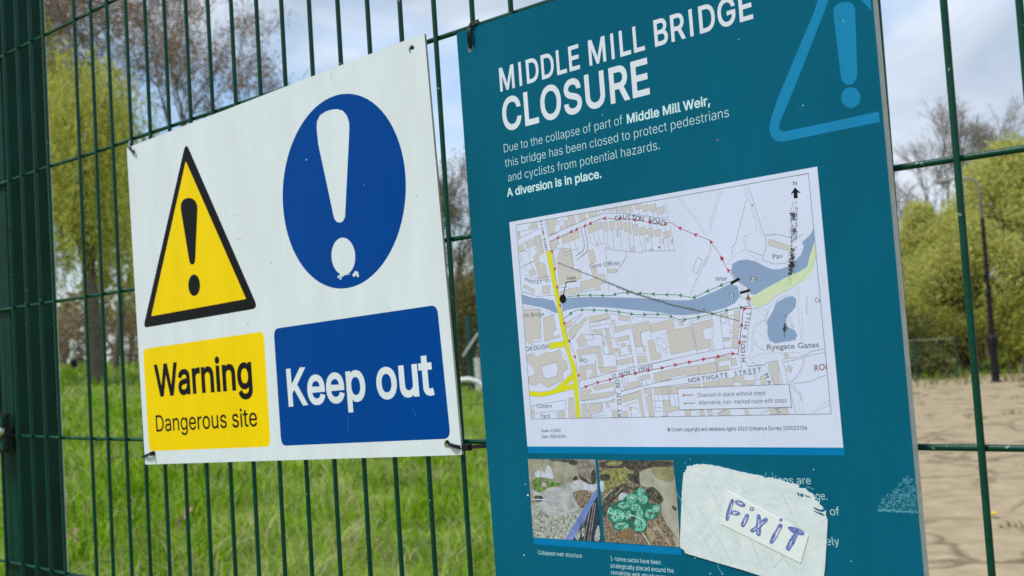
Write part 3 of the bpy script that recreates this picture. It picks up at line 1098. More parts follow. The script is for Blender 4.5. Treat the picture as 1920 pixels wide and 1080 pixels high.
p = away(1860, 944, 9.0); p[2] = float(ground_z(p[0], p[1]))
fl = empty('dandelion', p, 'single yellow dandelion on the bare earth behind the wire', 'flower')
mb = MB(); mb.tube([p, p + [.005, 0, .03]], .003, 5); mb.obj('stem', M_dkgreen, fl)
mb = MB(); mb.lathe(p + [.005, 0, .028], [(.006, 0), (.026, .01), (.03, .016), (.012, .022)], 14); mb.obj('flower_head', mat('yellow_petal', (.75, .55, .02), .6), fl)
# ------------------------------------------------------------------ mesh fence
M_green = mat('green_powder_coat', (0.002, 0.050, 0.029), 0.36, spec=.22, chips=.72, var=.18, scale=30, bump=.25, bscale=300)
M_green_dk = mat('green_post_coat', (0.004, 0.038, 0.026), 0.45, var=.2, scale=14, bump=.25, bscale=200, spec=.12)
M_strip = mat('painted_edge_light', (0.50, 0.52, 0.40), 0.6, var=.25, scale=30)  # pale colour stands in for sky light catching the post's edge
M_bolt = mat('zinc_bolt', (0.6, 0.6, 0.58), 0.3, var=.1, scale=60, metal=.8)
PV, RV, RH = 0.05, 0.00255, 0.00245
fence = empty('mesh_fence', (0, 0, 0), 'green welded wire mesh fence panel carrying both signs', 'fence')
TOP = {0: 812.5, -1: 749, -2: 688, -3: 632.5, -4: 579, -5: 527, -6: 480, -7: 432.7, -8: 389, -9: 347.7, -10: 307, -11: 270.7, -12: 235, -13: 199.5,
       -14: 169, -15: 137.7, -17: 78.5, -18: 54, -19: 28.5, -20: 4, 1: 881, 2: 952.5, 10: 1769, 11: 1913}
BOT = {0: 883, -1: 817, -2: 754, -3: 695, -4: 639, -5: 585.5, -6: 535, -7: 486, -8: 442, -9: 397, -10: 357, -11: 319, -12: 283, -13: 248, -14: 213,
       -15: 182, -17: 123.5, -18: 96, -19: 69.5, -20: 43, -21: 17, 10: 1860}
Z0, Z1 = 0.06, 2.43
for i in range(-27, 17):
    if i == -16:
        continue
    if i in TOP and i in BOT:
        a, b = on_plane(TOP[i], 0, 0), on_plane(BOT[i], 1080, 0)
        xz = lambda z: a[0] + (b[0] - a[0]) * (z - a[2]) / (b[2] - a[2])
    else:
        off = 0.009 if i < -16 else 0.0028 if i == 9 else 0.0
        xz = lambda z, i=i, off=off: i * PV + off
    za, zb = ROW0 - .86, ROW0 + .1
    P = [(xz(za) if z < za else xz(zb) if z > zb else xz(z), 0, z) for z in (Z0, za, ROW0 - .4, zb, Z1)]
    mb = MB(); mb.tube(P, RV, 10)
    mb.obj('vertical_wire', M_green, fence, smooth=True)
DZ = {0: [(-1, .6), (-.7, -.4), (0, 0)], 1: [(-1.1, -.8), (-.87, 2.0), (-.7, 0), (-.6, 1.6), (-.4, 1.4), (0, 0), (.4, 0)], 2: [(-1, 0), (-.65, -.6), (0, -1), (.4, 0), (.55, -1)],
      3: [(-1, .5), (-.8, -2.0), (-.6, -2.8), (0, .8), (.5, 1.1)], 4: [(-1, 1.2), (-.87, 0)]}
for k in range(-2, 10):
    d = DZ.get(k, [(0, 0)])
    xs = np.linspace(-1.33, .82, 24)
    P = [(x, RV + RH - .0004, ROW0 - .2 * k + np.interp(x, [q[0] for q in d], [q[1] for q in d]) / 1000) for x in xs]
    mb = MB(); mb.tube(P, RH, 10)
    mb.obj('horizontal_wire', M_green, fence, smooth=True)

# post behind the wires, with its clamp
gz = float(ground_z(-1.04, .04))
post = empty('fence_post', (-1.04, .045, gz), 'dark green box section fence post behind the wire mesh', 'post')
PX0, PX1, PY0, PY1 = -1.068, -1.012, .0085, .079
def rbox(name, x0, x1, y0, y1, z0, z1, r, m, parent):
    o = rounded([(x0, y0), (x1, y0), (x1, y1), (x0, y1)], r, 4)
    n = len(o)
    V = [(a, b, z0) for a, b in o] + [(a, b, z1) for a, b in o]
    F = [(i, (i + 1) % n, n + (i + 1) % n, n + i) for i in range(n)] + [tuple(range(n - 1, -1, -1)), tuple(range(n, 2 * n))]
    return mesh_obj(name, V, F, m, parent)
rbox('shaft', PX0, PX1, PY0, PY1, gz - .4, 2.5, .004, M_green_dk, post)
rbox('lit_edge_strip', PX1 - .012, PX1 + .0025, PY1 + .0003, PY1 + .0065, gz - .1, 2.495, .001, M_strip, post)  # added strip, painted pale as the post's lit rim
mb = MB(); mb.box((PX0 - .004, PY0 - .004, 2.5003), (PX1 + .004, PY1 + .006, 2.512)); mb.obj('cap', M_dark, post)
cz = float(on_plane(10, 812, -.006)[2]); cxm = float(on_plane(14, 812, -.006)[0])
cl = empty('fence_clamp', (cxm, .0, cz), 'black bracket with a shiny bolt clamping the mesh to the post', 'clamp')
rbox('bracket', cxm - .05, cxm + .006, -.012, -.0028, cz - .030, cz + .030, .003, M_dark, cl)
for dz in (-.019, .019):
    mb = MB(); mb.box((cxm - .054, -.019, cz + dz - .006), (cxm + .012, -.0122, cz + dz + .006)); mb.obj('strap', M_green_dk, cl)
bx = float(on_plane(-2, 806, -.016)[0])
mb = MB()
for (yy, rr) in ((-.0123, .0105), (-.016, .0105), (-.019, .0085), (-.021, .004)):
    pass
ang = np.linspace(0, 2 * math.pi, 14, endpoint=False)
V = [(bx + r_ * math.cos(t), y_, cz + .004 + r_ * math.sin(t)) for y_, r_ in ((-.0123, .0105), (-.0165, .0105), (-.0195, .0085), (-.0212, .004)) for t in ang]
F = [(i * 14 + j, i * 14 + (j + 1) % 14, (i + 1) * 14 + (j + 1) % 14, (i + 1) * 14 + j) for i in range(3) for j in range(14)] + [tuple(range(42, 56))]
mesh_obj('bolt', V, F, M_bolt, cl, smooth=True)

# ------------------------------------------------------------------ printed colours
def speckled(name, col, rough=.42, grain=.06, grime=.07):
    return mat(name, col, rough, var=grain, grime=grime, scale=900, bump=.06, bscale=700, detail=2, spec=.04)
K_white = speckled('white_sheet', (.715, .75, .795), .4, .045)
K_paper_white = speckled('printed_white', (.66, .685, .88), .45, .02)
K_teal = mat('teal_print', (.003, .106, .180), .4, var=.06, scale=5, bump=.05, bscale=500, col2=(.004, .116, .198), spec=.03, grime=.10)
K_edge = mat('board_edge', (.52, .52, .50), .7, var=.12, scale=120)
K_edge2 = mat('sheet_edge', (.42, .40, .33), .6, var=.15, scale=90)
K_black = speckled('black_print', (.012, .012, .013), .4, .1)
K_yellow = speckled('yellow_print', (.92, .63, .002), .4, .05)
K_blue = speckled('blue_print', (.0, .056, .285), .4, .05)
K_sky = speckled('light_blue_print', (.014, .225, .455), .42, .04)
K_bar = speckled('bar_blue_print', (.003, .19, .44), .42, .04)
K_title = speckled('title_white', (.72, .73, .83), .4, .02)
K_text = speckled('text_white', (.60, .80, .84), .4, .02)
K_tan = mat('map_building', (.57, .52, .515), .5, var=.02, scale=300)
K_line = mat('map_line', (.19, .19, .21), .5)
K_outline = mat('map_outline', (.30, .28, .28), .5)
K_dash = mat('map_dash', (.27, .27, .30), .5)
K_river = mat('map_water', (.24, .33, .53), .45, var=.04, scale=30)
K_grn = mat('map_green', (.60, .68, .46), .5, var=.03, scale=60)
K_road = mat('map_road_yellow', (.68, .66, .0), .5, var=.02, scale=60)
K_red = mat('route_red', (.42, .012, .03), .5)
K_route = mat('route_green', (.02, .22, .075), .5)
K_ink = mat('map_ink', (.055, .055, .06), .5)
K_rored = mat('antiquity_red', (.30, .035, .04), .5)
K_smear = mat('grey_smear', (.15, .15, .155), .8, var=.4, scale=400)
K_burn = mat('scorch', (.02, .017, .011), .8, var=.4, scale=400)
K_bare = mat('torn_backing', (.64, .685, .71), .7, var=.04, scale=70, bump=.35, bscale=160, spec=.1, col2=(.68, .715, .735))
K_slip = mat('paper_slip', (.76, .775, .77), .75, spec=.1, var=.02, scale=40, bump=.2, bscale=120)
K_pen = mat('marker_pen', (.085, .115, .38), .55, var=.4, scale=330, col2=(.17, .21, .52))
K_fray = mat('frayed_print', (.12, .36, .44), .6)
K_fold = mat('crease', (.36, .39, .40), .8)

# ------------------------------------------------------------------ white warning sign
WF, WB = -.0058, -.0033
S1 = Art(WF)
c4 = [S1.uv(p) for p in ((237.5, 277.5), (795.5, 62), (866, 853), (272, 871))]
warn = empty('warning_sign', (float(np.mean([c[0] for c in c4])), WF, float(np.mean([c[1] for c in c4]))), 'white rectangular safety sign with a yellow Warning panel and a blue Keep out panel', 'sign')
warn_panel = board('panel', rounded(c4, .0015, 3), [circle2(S1.uv((771.5, 92.5)), .0042), circle2(S1.uv((838.5, 833)), .0042), circle2(S1.uv((251, 286)), .0036), circle2(S1.uv((287, 850)), .0036)],
      WF, WB, [K_white, K_edge2], warn)
# yellow triangle
A = Art(WF)
A.poly(rounded(A.many([(348.3, 266), (268.5, 615), (484, 578)]), [.007, .0055, .0065]), 1, K_black, plane=True)
A.poly(rounded(A.many([(348.3, 302), (283.6, 593), (461.5, 560.5)]), .0012), 2, K_yellow, plane=True)
T1 = A.obj('hazard_triangle', warn)
A = Art(WF)
A.poly(pts('3 1016,92 1018,66 1027,48 1042,37 1060,33 1080,36 1096,47 1107,66 1111,92 1099,370 1097,393 1091,405 1082,409 1073,406 1066,393 1062,372'), 3, K_black)
dc, dr = A.uv((364, 534.8)), .0135
A.poly(circle2(dc, dr), 3, K_black, plane=True)
g = np.random.default_rng(3)
A.obj('exclamation_mark', T1)
# blue disc with white exclamation mark
A = Art(WF)
c = (A.uv((527, 366)) + A.uv((757, 350)) + A.uv((640, 177.5)) + A.uv((644.5, 542))) / 4
A.poly(circle2(c, .1041, 72), 1, K_blue, plane=True)
T1 = A.obj('mandatory_disc', warn)
A = Art(WF)
e1 = pts('4 455,960 458,910 480,865 525,835 570,822 610,819 650,830 680,865 698,915 700,965 5 695,0 668,545 655,575 640,587 625,589 605,583 590,565 582,540 467,0')
A.poly(e1, 2, K_white)
A.ellipse((643.8, 480.5), 22.3, 35, 2, K_white, rot=-3)
for (x, y, r_) in ((639.5, 516, 3.0), (635, 519, 2.2), (638.5, 522, 2.0), (664, 515.5, 3.0), (669, 512, 3.1), (671, 517, 2.4), (666, 510.5, 2.0), (643, 517, 1.6), (574.3, 299.5, 1.0), (683, 347, .6)):
    A.ellipse((x, y), r_, r_ * 1.15, 3, K_white, n=8)
A.line([(640, 518), (650, 514.5), (656, 514)], .0006, 3, K_white)
A.obj('exclamation_mark', T1)
A = Art(WF)
A.poly(rounded(A.many([(268, 654.5), (494.5, 621.5), (507.5, 837.5), (279.5, 846)]), .0095), 1, K_yellow, plane=True)
T1 = A.obj('warning_panel', warn)
A = Art(WF)
A.text('Warning', (291.5, 742.3), (474, 727.2), ((287.3, 684), (291, 742.3)), 2, K_black, weight=.021)
A.text('Dangerous site', (293.3, 809.3), (483, 798.8), ((292, 778.6), (293.3, 809.3)), 2, K_black, weight=.007)
A.obj('lettering', T1)
A = Art(WF)
A.poly(rounded(A.many([(513, 616.5), (819.5, 571.5), (845, 822.5), (527.5, 836)]), .0095), 1, K_blue, plane=True)
T1 = A.obj('keep_out_panel', warn)
A = Art(WF)
A.text('Keep out', (541.3, 760.3), (815, 738), ((535.3, 692), (541.3, 760.3)), 2, K_white, weight=.019)
for q in ([(755, 744), (763, 750)], [(771, 763), (774, 769), (778, 775), (781, 781)], [(652.5, 783), (653, 808)], [(645, 686), (646, 687.5)]):
    A.line(q, .0005, 2, K_sky)
A.obj('lettering', T1)
# scuffs on the white sheet
A = Art(WF)
for (x, y, dx, dy, ww) in ((621.5, 140, 0, 3, .8), (621, 146, 0, 3, .8), (705, 158, .5, 1.5, .7), (551, 229, .6, 2, .8), (781, 365, .3, 2.5, .6), (746, 269, .5, 2, .7), (508, 492, 1, 1, .9), (436, 402, 12, 2, .35),
                           (442, 449, 14, -1, .35), (508, 492, 1.5, 1, 1), (288, 285, 2, 3, .5), (464, 607.5, 2, 0, .8), (407, 864, 1, 2, .5), (411, 861, .5, 5, .5), (500, 858, 1, 0, .6), (486, 812, 1, .5, .6), (496, 643, 6, 1, .3), (560, 760, 1, 1, .5)):
    A.line([(x, y), (x + dx, y + dy)], ww / 1000, 2, K_fold if ww < .5 else K_burn)
merge(A, warn_panel)

# ------------------------------------------------------------------ teal notice board
TF, TB = -.0115, -.0034
T = Art(TF)
tl = T.uv((855.8, 61.5))
bl = T.uv((929.8, 1080)); bl = tl + (bl - tl) / np.hypot(*(bl - tl)) * .594
tr0 = T.uv((1636.5, 0)); tr1 = T.uv((1733, 1080))
dr_ = (tr1 - tr0) / np.hypot(*(tr1 - tr0))
topdir = T.uv((1000, 14.5)) - tl; topdir = (topdir / np.hypot(*topdir)) * .5 + np.array([1, .004]) * .5
s_ = np.linalg.solve(np.array([topdir, -dr_]).T, tr0 - tl)
tr = tl + topdir * s_[0]
br = tr + dr_ * .594
notice = empty('notice_board', (float((tl + br)[0] / 2), TF, float((tl + br)[1] / 2)), 'tall teal bridge closure notice with a street map, two photographs and a torn label', 'notice board')
notice_panel = board('panel', rounded([tl, tr, br, bl], .0012, 3), [circle2(T.uv((882, 90.5)), .0036)], TF, TB, [K_teal, K_edge], notice)
A = Art(TF)
A.text('MIDDLE MILL BRIDGE', (938.2, 171), (1412.3, 33.4), ((933.7, 128.7), (938.2, 171)), 1, K_title, weight=.015, space=1.05)
A.text('CLOSURE', (944, 245.3), (1218.5, 174.2), ((1179.7, 117), (1185.7, 182.6)), 1, K_title, weight=.019, space=1.05)
A.obj('heading', notice)
A = Art(TF)
cap1 = (pts('m 131,490')[0], pts('m 137,573')[0])
A.text('Due to the collapse of part of', pts('m 137,574')[0], pts('n 150,393')[0], cap1, 1, K_text, weight=-.010)
A.text('Middle Mill Weir,', pts('n 194,386')[0], pts('n 1035,196')[0], cap1, 1, K_text, weight=.019)
A.text('this bridge has been closed to protect pedestrians', pts('m 148,722')[0], pts('n 1226,318')[0], cap1, 1, K_text, weight=-.010)
A.text('and cyclists from potential hazards.', pts('m 178,868')[0], pts('n 525,647')[0], cap1, 1, K_text, weight=-.010)
A.text('A diversion is in place.', pts('m 166,1020')[0], pts('m 1123,826')[0], cap1, 1, K_text, weight=.019)
A.obj('paragraph', notice)
A = Art(TF)
A.poly(pts('b 1207,-80 1175,0 1130,130 1060,290 960,530 880,720 828,870 812,930 812,980 828,1025 855,1052 885,1063 930,1059 1200,1003 1639,915 1631,836 1200,930 930,984 905,985 887,972 882,950 890,915 930,820 1050,530 1150,270 1255,0 1287,-80'), 1, K_sky)
A.poly(pts('b 1500,0 1576,83 1568,0 1480,-95 1415,-85'), 1, K_sky)
A.poly(rounded(A.many(pts('b 1289,95 1300,48 1340,20 1390,13 1432,25 1454,62 1458,200 1470,560 1462,600 1432,632 1395,636 1362,615 1347,580 1320,350')), .004, 3), 1, K_sky, plane=True)
A.ellipse(pts('b 1421,732')[0], 18, 19.3, 1, K_sky)
A.line(pts('b 1335,140 1358,152 1372,165'), .0005, 2, K_teal)
A.line(pts('b 1352,150 1378,166'), .0006, 2, K_fray)
A.obj('hazard_symbol', notice)

# ---- the street map
A = Art(TF)
A.poly([(954.9, 416.6), (1532.3, 312.3), (1582.4, 851), (988.9, 837.2)], 1, K_paper_white)
def fills(m, layer, txt, outline=True):
    for row in txt.strip().split('\n'):
        rg, _, rest = row.strip().partition(' ')
        for q in rest.split(';'):
            if q.strip():
                P = pts(rg + ' ' + q)
                A.poly(P, layer, m)
                if outline:
                    A.line(P, .0002, layer + 2, K_outline, closed=True)
fills(K_river, 2, '''
e 230,430 300,455 360,470 470,475 590,500 640,640 600,640 520,600 460,580 330,555 240,540
X 1052,558 1062,558.5 1090,557.5 1120,556.5 1148,557.5 1190,558.5 1240,560.8 1265,563 1290,563 1306.7,560 1340,546.5 1370,531.5 1383,536.5 1387.5,556 1378,568.5 1356.7,578.5 1330,585 1306.7,589 1281.7,591 1256.7,590 1240,586 1190,581 1140,576.5 1106.7,575 1081.7,577.5 1063,581 1055,585
X 1371,511.5 1373,495 1385,488.3 1400,486.6 1416.7,490 1431.7,498.3 1448.3,505 1461.7,504.7 1476.7,500 1489.5,489.5 1501.3,478.3 1507,463 1504,454 1512.5,446.3 1520,438.8 1525.8,427.5 1527.6,450 1524,463 1518,482 1513.5,500 1500,509 1481.7,515.8 1461.7,526.7 1436.7,540 1416.7,552.5 1408.3,551.7 1403.3,543.3 1396.7,535 1384,529
f 1300,520 1400,465 1480,450 1520,490 1510,570 1470,620 1410,680 1395,740 1420,800 1500,830 1530,890 1510,940 1440,960 1380,965 1280,985 1220,950 1195,880 1200,800 1185,740 1220,680 1260,610 1280,550
''', outline=False)
fills(K_grn, 2, '''
X 1416.7,552.5 1436.7,540 1461.7,526.7 1481.7,515.8 1500,509 1513.5,500 1518,482 1524,463 1527.7,458 1530,482 1523,510 1510,524 1490,536 1472,546 1455,553.5 1440,568.5 1426.7,575 1411.7,573.5 1406,557
''', outline=False)
fills(K_road, 2, '''
X 1024,471 1034,469 1041.5,520 1048.5,552 1053.3,586.7 1061.7,621.7 1069.5,662 1080.8,690 1083.3,715 1085,740 1088.3,783.5 1081,783.5 1079,756 1076.5,733 1075,713 1071.5,693 1066.7,673.5 1060,651.5 1057.3,641.5 1052,616.7 1046.7,586.7 1040,551.7 1033,518
X 1030,642.5 1058,640 1062,650 1030,654.3
X 992.5,733 1013,735 1033,732.5 1043,727 1058,713 1072,700 1075,712 1060,723 1075,720 1077,729 1053,735 1030,741 1013,744.3 993,742
''')
fills(K_tan, 2, '''
c 505,640 570,610 577,680 490,700 485,670 510,662; 375,735 398,720 405,780 385,795; 450,830 550,790 558,845 468,880; 380,875 435,850 450,900 390,920
c 550,775 607,755 640,930 600,950 585,970 595,1020 655,1040 665,1120 690,1200 590,1210 565,1077 530,970 575,935
c 660,600 765,578 770,640 745,655 750,720 692,752; 800,665 830,650 838,690 805,705; 835,610 872,600 885,660 850,680; 875,565 935,550 960,640 898,660; 810,770 980,700 997,775 828,840; 700,815 780,790 790,835 760,860 770,875 715,890; 1078,910 1135,890 1160,1020 1100,1030
q 455,125 525,108 520,135 460,145; 550,110 598,95 600,140 555,148; 615,105 668,88 670,110 620,125; 685,82 760,65 770,135 695,150; 770,72 858,50 865,140 785,155; 875,50 945,35 960,145 890,158; 990,30 1090,10 1098,100 1005,118; 1115,50 1215,30 1228,130 1130,150; 1238,40 1335,22 1355,145 1258,168; 1375,85 1485,62 1500,172 1390,195; 35,195 150,170 175,285 65,330; 210,155 355,140 360,195 230,255; 190,400 405,315 435,430 215,520
q 470,340 525,325 548,470 490,490; 560,320 645,305 660,445 578,460; 685,335 775,318 790,445 700,460; 682,465 715,461 722,570 692,572; 800,345 920,322 930,470 818,490; 909,477 932,474 935,520 912,528; 962,375 1025,360 1045,540 992,553; 1050,430 1160,398 1180,525 1075,555; 1188,445 1290,420 1312,560 1240,590 1225,540 1195,520; 1322,470 1425,445 1440,555 1345,575; 1465,505 1580,475 1592,580 1485,605; 1180,600 1225,590 1232,650 1195,665; 1437,612 1478,610 1490,680 1450,685; 1592,630 1625,618 1635,680 1605,685; 918,760 985,745 985,800 925,815; 1240,785 1295,770 1300,806 1240,806; 335,670 375,660 385,720 345,735
d 1190,790 1410,865 1395,915 1170,850
e 310,165 370,140 385,200 325,225; 240,345 260,320 380,385 370,420; 462,340 548,330 550,425 465,425; 470,215 510,195 515,225 475,240; 625,30 660,-75 770,-95 800,-20 815,150 885,150 905,250 650,330; 660,400 740,382 740,440 665,440; 755,365 870,350 885,400 830,430 755,435
e 1005,130 1060,115 1085,210 1165,205 1180,290 1110,330 1115,380 1055,390 1045,345 895,390 885,290 1040,255 1010,150; 1200,150 1300,145 1290,185 1205,195; 255,610 440,600 440,930 350,935 355,1000 310,985 270,930; 470,700 585,655 620,830 575,850 590,905 655,890 660,915 485,960
v 0,385 95,355 108,410 40,470 5,440; 40,530 155,380 185,410 315,285 335,320 95,640; 360,290 665,225 680,305 375,375; 430,505 575,500 570,560 430,560; 170,660 260,535 320,640 335,710 215,745; 615,470 675,460 740,790 800,770 800,825 685,860; 830,260 1005,270 1000,345 830,330; 720,340 770,330 785,445 1005,400 1020,460 780,525
v 775,620 980,570 995,630 790,680; 585,680 620,668 632,715 590,735; 875,700 930,695 940,745 880,755; 970,730 1020,725 1030,825 990,825; 805,780 850,765 875,890 830,900; 800,965 1045,915 1055,990 815,1035; 1040,410 1290,350 1320,490 1165,530 1195,740 1100,755; 1205,735 1240,730 1250,820 1215,825; 1130,905 1260,885 1280,980 1145,1000; 185,795 555,748 595,1080 520,1080 497,850 258,872 250,960 215,1000; 1285,655 1385,635 1420,830 1465,840 1485,930 1335,965
w 165,400 505,320 535,485 785,435 855,790 480,870 405,465 170,525; 810,395 1130,320 1145,435 970,470 1000,620 1025,645 1090,630 1110,750 890,800; 605,365 670,350 680,410 615,415; 1250,230 1360,220 1375,280 1260,285; 1475,190 1555,185 1530,595 1445,590; 1435,620 1540,625 1520,780 1430,765; 1290,625 1395,620 1398,655 1300,668; 1410,930 1495,915 1510,1035 1425,1045
x 55,150 310,115 355,325 230,340 230,300 280,280 270,190 165,200 180,355 70,370; 385,170 470,165 680,150 690,235 415,270; 320,500 335,480 610,420 620,490 330,555; 70,570 250,535 265,570 215,590 230,630 660,570 665,610 520,660 75,730; 575,730 650,700 660,745 590,770; 210,800 430,770 440,905 220,920; 500,770 555,755 560,840 515,845; 95,790 160,780 210,920 270,960 275,1015 95,1015; 765,660 1090,560 1165,1005 1110,1005 1045,690 795,765
x 875,437 1060,400 1085,485 890,530; 800,490 860,480 870,540 815,550; 1085,320 1240,285 1255,350 1100,395; 1310,270 1585,215 1600,370 1325,420; 1150,530 1270,510 1290,640 1220,650 1210,600 1165,600; 1185,665 1280,655 1330,1000 1250,1000; 1310,520 1440,500 1450,625 1325,635; 1450,505 1570,485 1580,615 1460,625; 610,920 700,905 710,1012 610,1012; 785,925 870,910 880,1005 795,1005; 895,845 935,840 940,890 905,890
y 0,305 130,280 155,425 0,450; 150,270 355,235 365,350 165,390; 370,230 575,200 590,340 385,370; 582,205 840,155 870,315 600,350; 830,95 1055,50 1065,120 885,155 895,230 1050,205 1060,270 880,310; 20,560 590,490 610,545 250,570 255,650 20,665; 640,480 880,440 890,530 650,540; 895,430 1125,395 1135,520 900,530; 1130,380 1280,360 1300,450 1440,440 1450,510 1240,515 1235,465 1140,475; 30,750 125,745 135,840 265,850 275,900 100,945 105,1000 60,1000; 360,910 445,905 460,987 370,987; 590,905 660,900 680,985 600,985; 715,905 790,900 800,983 725,983; 890,940 1000,890 1070,910 1060,950 1090,980 890,982; 1285,880 1350,875 1370,973 1310,975
z 295,315 415,260 440,395 330,430; 335,450 420,420 455,578 370,578; 500,160 555,150 570,205 515,218; 560,320 620,350 595,420 535,390; 180,480 230,455 265,580 205,580; 305,900 540,895 555,982 320,984
g 630,650 690,640 720,852 640,853; 510,800 590,780 600,858 515,862; 215,780 250,775 255,850 225,868
''')
P = pts('g 165,160 240,130 270,185 380,130 480,120 540,90 560,190 610,230 630,300 570,350 580,430 490,480 400,520 340,470 290,460 270,495 190,480 185,400 265,370 250,310 175,230')
H_ = pts('g 335,280 490,235 520,310 500,390 380,425 345,370')
A.poly(P, 2, K_tan, holes=[H_])
A.line(P, .00022, 4, K_line, closed=True); A.line(H_, .0003, 4, K_dash, closed=True)

def lines(txt, wdt=.00024, m=None, dash=None, layer=5):
    for row in txt.strip().split('\n'):
        rg, _, rest = row.strip().partition(' ')
        for q in rest.split(';'):
            if q.strip():
                A.line(pts(rg + ' ' + q), wdt, layer, m or K_line, dash=dash)
lines('''
c 700,750 960,640 1080,580 1200,550 1220,530 1450,535 1560,555 1885,600
q 445,175 850,180 940,185 1190,220 1560,295; 85,430 140,640 148,720 130,800 0,890; 145,410 205,690 190,820 10,970; 215,520 260,690 330,720; 290,500 335,680; 360,470 415,700 465,685; 440,330 490,700 505,760 640,770; 515,490 545,760; 615,460 645,770; 745,460 775,800; 885,490 910,810; 970,555 990,830; 945,300 970,555; 1065,560 1130,840; 1135,550 1180,805; 1265,585 1305,805; 1400,575 1435,805; 1480,685 1500,805; 1540,600 1575,805; 1590,380 1665,810 1135,815; 480,780 850,820 1130,840; 490,780 515,960; 850,820 835,940 750,1075; 1060,115 1070,200; 1180,150 1190,215; 1305,165 1310,230; 1340,0 1380,250; 1500,0 1550,250 1470,250; 1445,195 1460,265; 830,150 832,180; 680,85 685,180; 600,140 610,175; 390,130 400,205; 425,310 450,430; 1030,350 1048,420; 1230,370 1240,420; 1365,370 1372,450; 1500,400 1515,480
r 280,500 420,420 680,300; 230,670 400,570 690,420; 210,380 310,345; 240,380 275,490; 660,430 740,800; 770,150 830,470; 800,130 860,450 1400,215; 820,480 1050,390; 950,740 1110,700 1145,860 1310,820 1350,1070; 1380,870 1550,770 1570,640 1500,300; 1420,940 1620,800 1640,640 1570,270; 1140,640 1180,800 1320,760; 1270,600 1310,750 1420,715; 1370,550 1400,690; 1430,680 1450,810; 880,610 950,740 990,1070; 1050,180 1110,150 1140,100; 1030,100 1060,190 1050,240; 250,800 310,900 260,1000; 280,780 400,740 490,980; 430,690 490,860; 560,640 600,800; 320,1075 560,960; 330,370 420,330
d 970,240 1160,830 1120,1000 1240,1040 1350,1030 1400,990; 955,400 850,830 815,870 815,950; 1140,755 1290,745 1400,780; 960,900 1120,960; 1440,780 1525,745
f 410,15 465,45 405,195 350,165 410,15; 1640,440 1635,660; 1430,680 1480,810; 940,330 900,380 885,455 955,480; 860,340 905,320 960,345 985,400; 1020,590 985,800 960,1075; 920,595 870,1070
e 1405,0 1380,60 1290,190; 1180,0 1210,400; 255,210 400,260 540,225; 385,210 400,260; 210,130 355,65; 250,90 290,180; 320,60 350,140; 885,300 900,400; 890,410 1040,380; 620,360 745,350; 600,440 400,455 310,420 240,400; 245,605 440,605; 500,620 610,665; 360,970 450,955
z 60,270 120,315 240,320 265,290 390,265; 490,240 720,210 800,190 870,135 1055,100; 500,280 760,230 870,185 1060,150; 770,230 740,370 620,545 600,600 640,660 720,720 725,800; 640,570 850,545 1070,455; 630,575 650,640 740,710 745,800; 485,250 665,980; 415,260 485,578; 5,290 20,340 240,320; 570,548 615,545; 285,350 370,578; 545,900 575,985; 110,440 115,575; 110,520 190,515; 0,450 110,440; 190,970 300,930
x 60,400 410,310 690,235 1000,165 1150,140 1620,35; 760,580 1100,490 1620,370; 770,655 1090,555; 1150,525 1620,480; 75,735 400,700 660,640; 90,790 480,760 660,700; 1030,330 1110,490; 1060,320 1130,480; 1110,540 1240,1000; 1150,540 1200,750; 640,390 690,690 720,1010; 740,350 770,570 800,560; 1320,650 1350,900; 1380,640 1390,720; 1320,740 1470,730 1480,1000; 1330,850 1450,850; 1325,910 1450,905; 925,880 935,1000; 820,830 940,770 1030,760; 900,840 1040,860 1080,950; 330,75 350,320; 0,400 60,400; 60,500 75,560; 300,450 310,560; 630,400 660,600; 780,360 800,470; 820,350 830,460; 860,340 870,470; 1100,400 1110,470; 1180,390 1190,465; 1270,350 1290,440; 165,800 180,890 220,885; 450,780 430,930 240,960; 580,800 590,900 670,880; 1560,640 1590,820 1620,820; 700,130 680,50; 870,110 880,175 970,145
y 0,465 420,375 880,310 1260,240; 0,545 420,485; 1200,40 1260,240; 1330,170 1355,220 1495,210; 130,560 150,660; 90,560 100,650; 20,665 25,750; 130,665 140,840; 190,660 220,830; 870,150 880,310; 590,480 610,545; 445,910 520,900 580,960; 800,945 880,960 990,895; 0,1003 100,1000; 1080,50 1095,240
v 0,375 70,345 250,235 265,245 120,380; 380,380 395,560 590,560; 375,375 460,360 690,310 660,225; 480,370 490,410; 535,355 545,400; 630,340 640,380; 390,440 690,385 720,450 770,530; 420,495 690,455; 720,600 780,620; 1020,470 1050,520 1150,1050; 985,570 1075,1070; 1075,270 1020,350 1040,470; 700,240 760,235 870,250; 695,250 720,400; 1100,280 1400,295 1630,300; 560,560 610,870 780,860 800,900 790,970 800,1075; 560,560 640,600; 590,745 600,850; 1310,350 1335,500 1340,620; 1170,530 1200,740; 290,555 430,570 440,640 330,650; 440,600 470,620; 800,690 810,720 870,705; 830,900 940,880 1040,850; 940,880 945,930; 1120,850 1180,860 1250,855; 100,640 165,560; 220,755 540,740; 465,960 475,1070; 570,610 630,600; 575,650 640,640
w 770,340 890,860; 800,340 880,830; 1240,250 1310,770; 1380,270 1390,410 1450,420; 1390,260 1470,260; 1260,290 1270,380 1340,380 1355,300; 1380,485 1440,490; 1385,530 1450,525; 1280,610 1530,610; 1300,770 1430,760 1520,780; 0,1050 870,860 1380,765; 505,320 620,350 670,345; 1140,770 1060,800; 1120,640 1150,780; 1550,190 1560,340; 1545,440 1575,440; 1535,510 1565,510
g 215,730 420,690 600,660 610,770 260,810; 230,720 240,800; 490,800 500,860; 640,640 690,635; 555,110 600,190; 900,490 930,550
''')
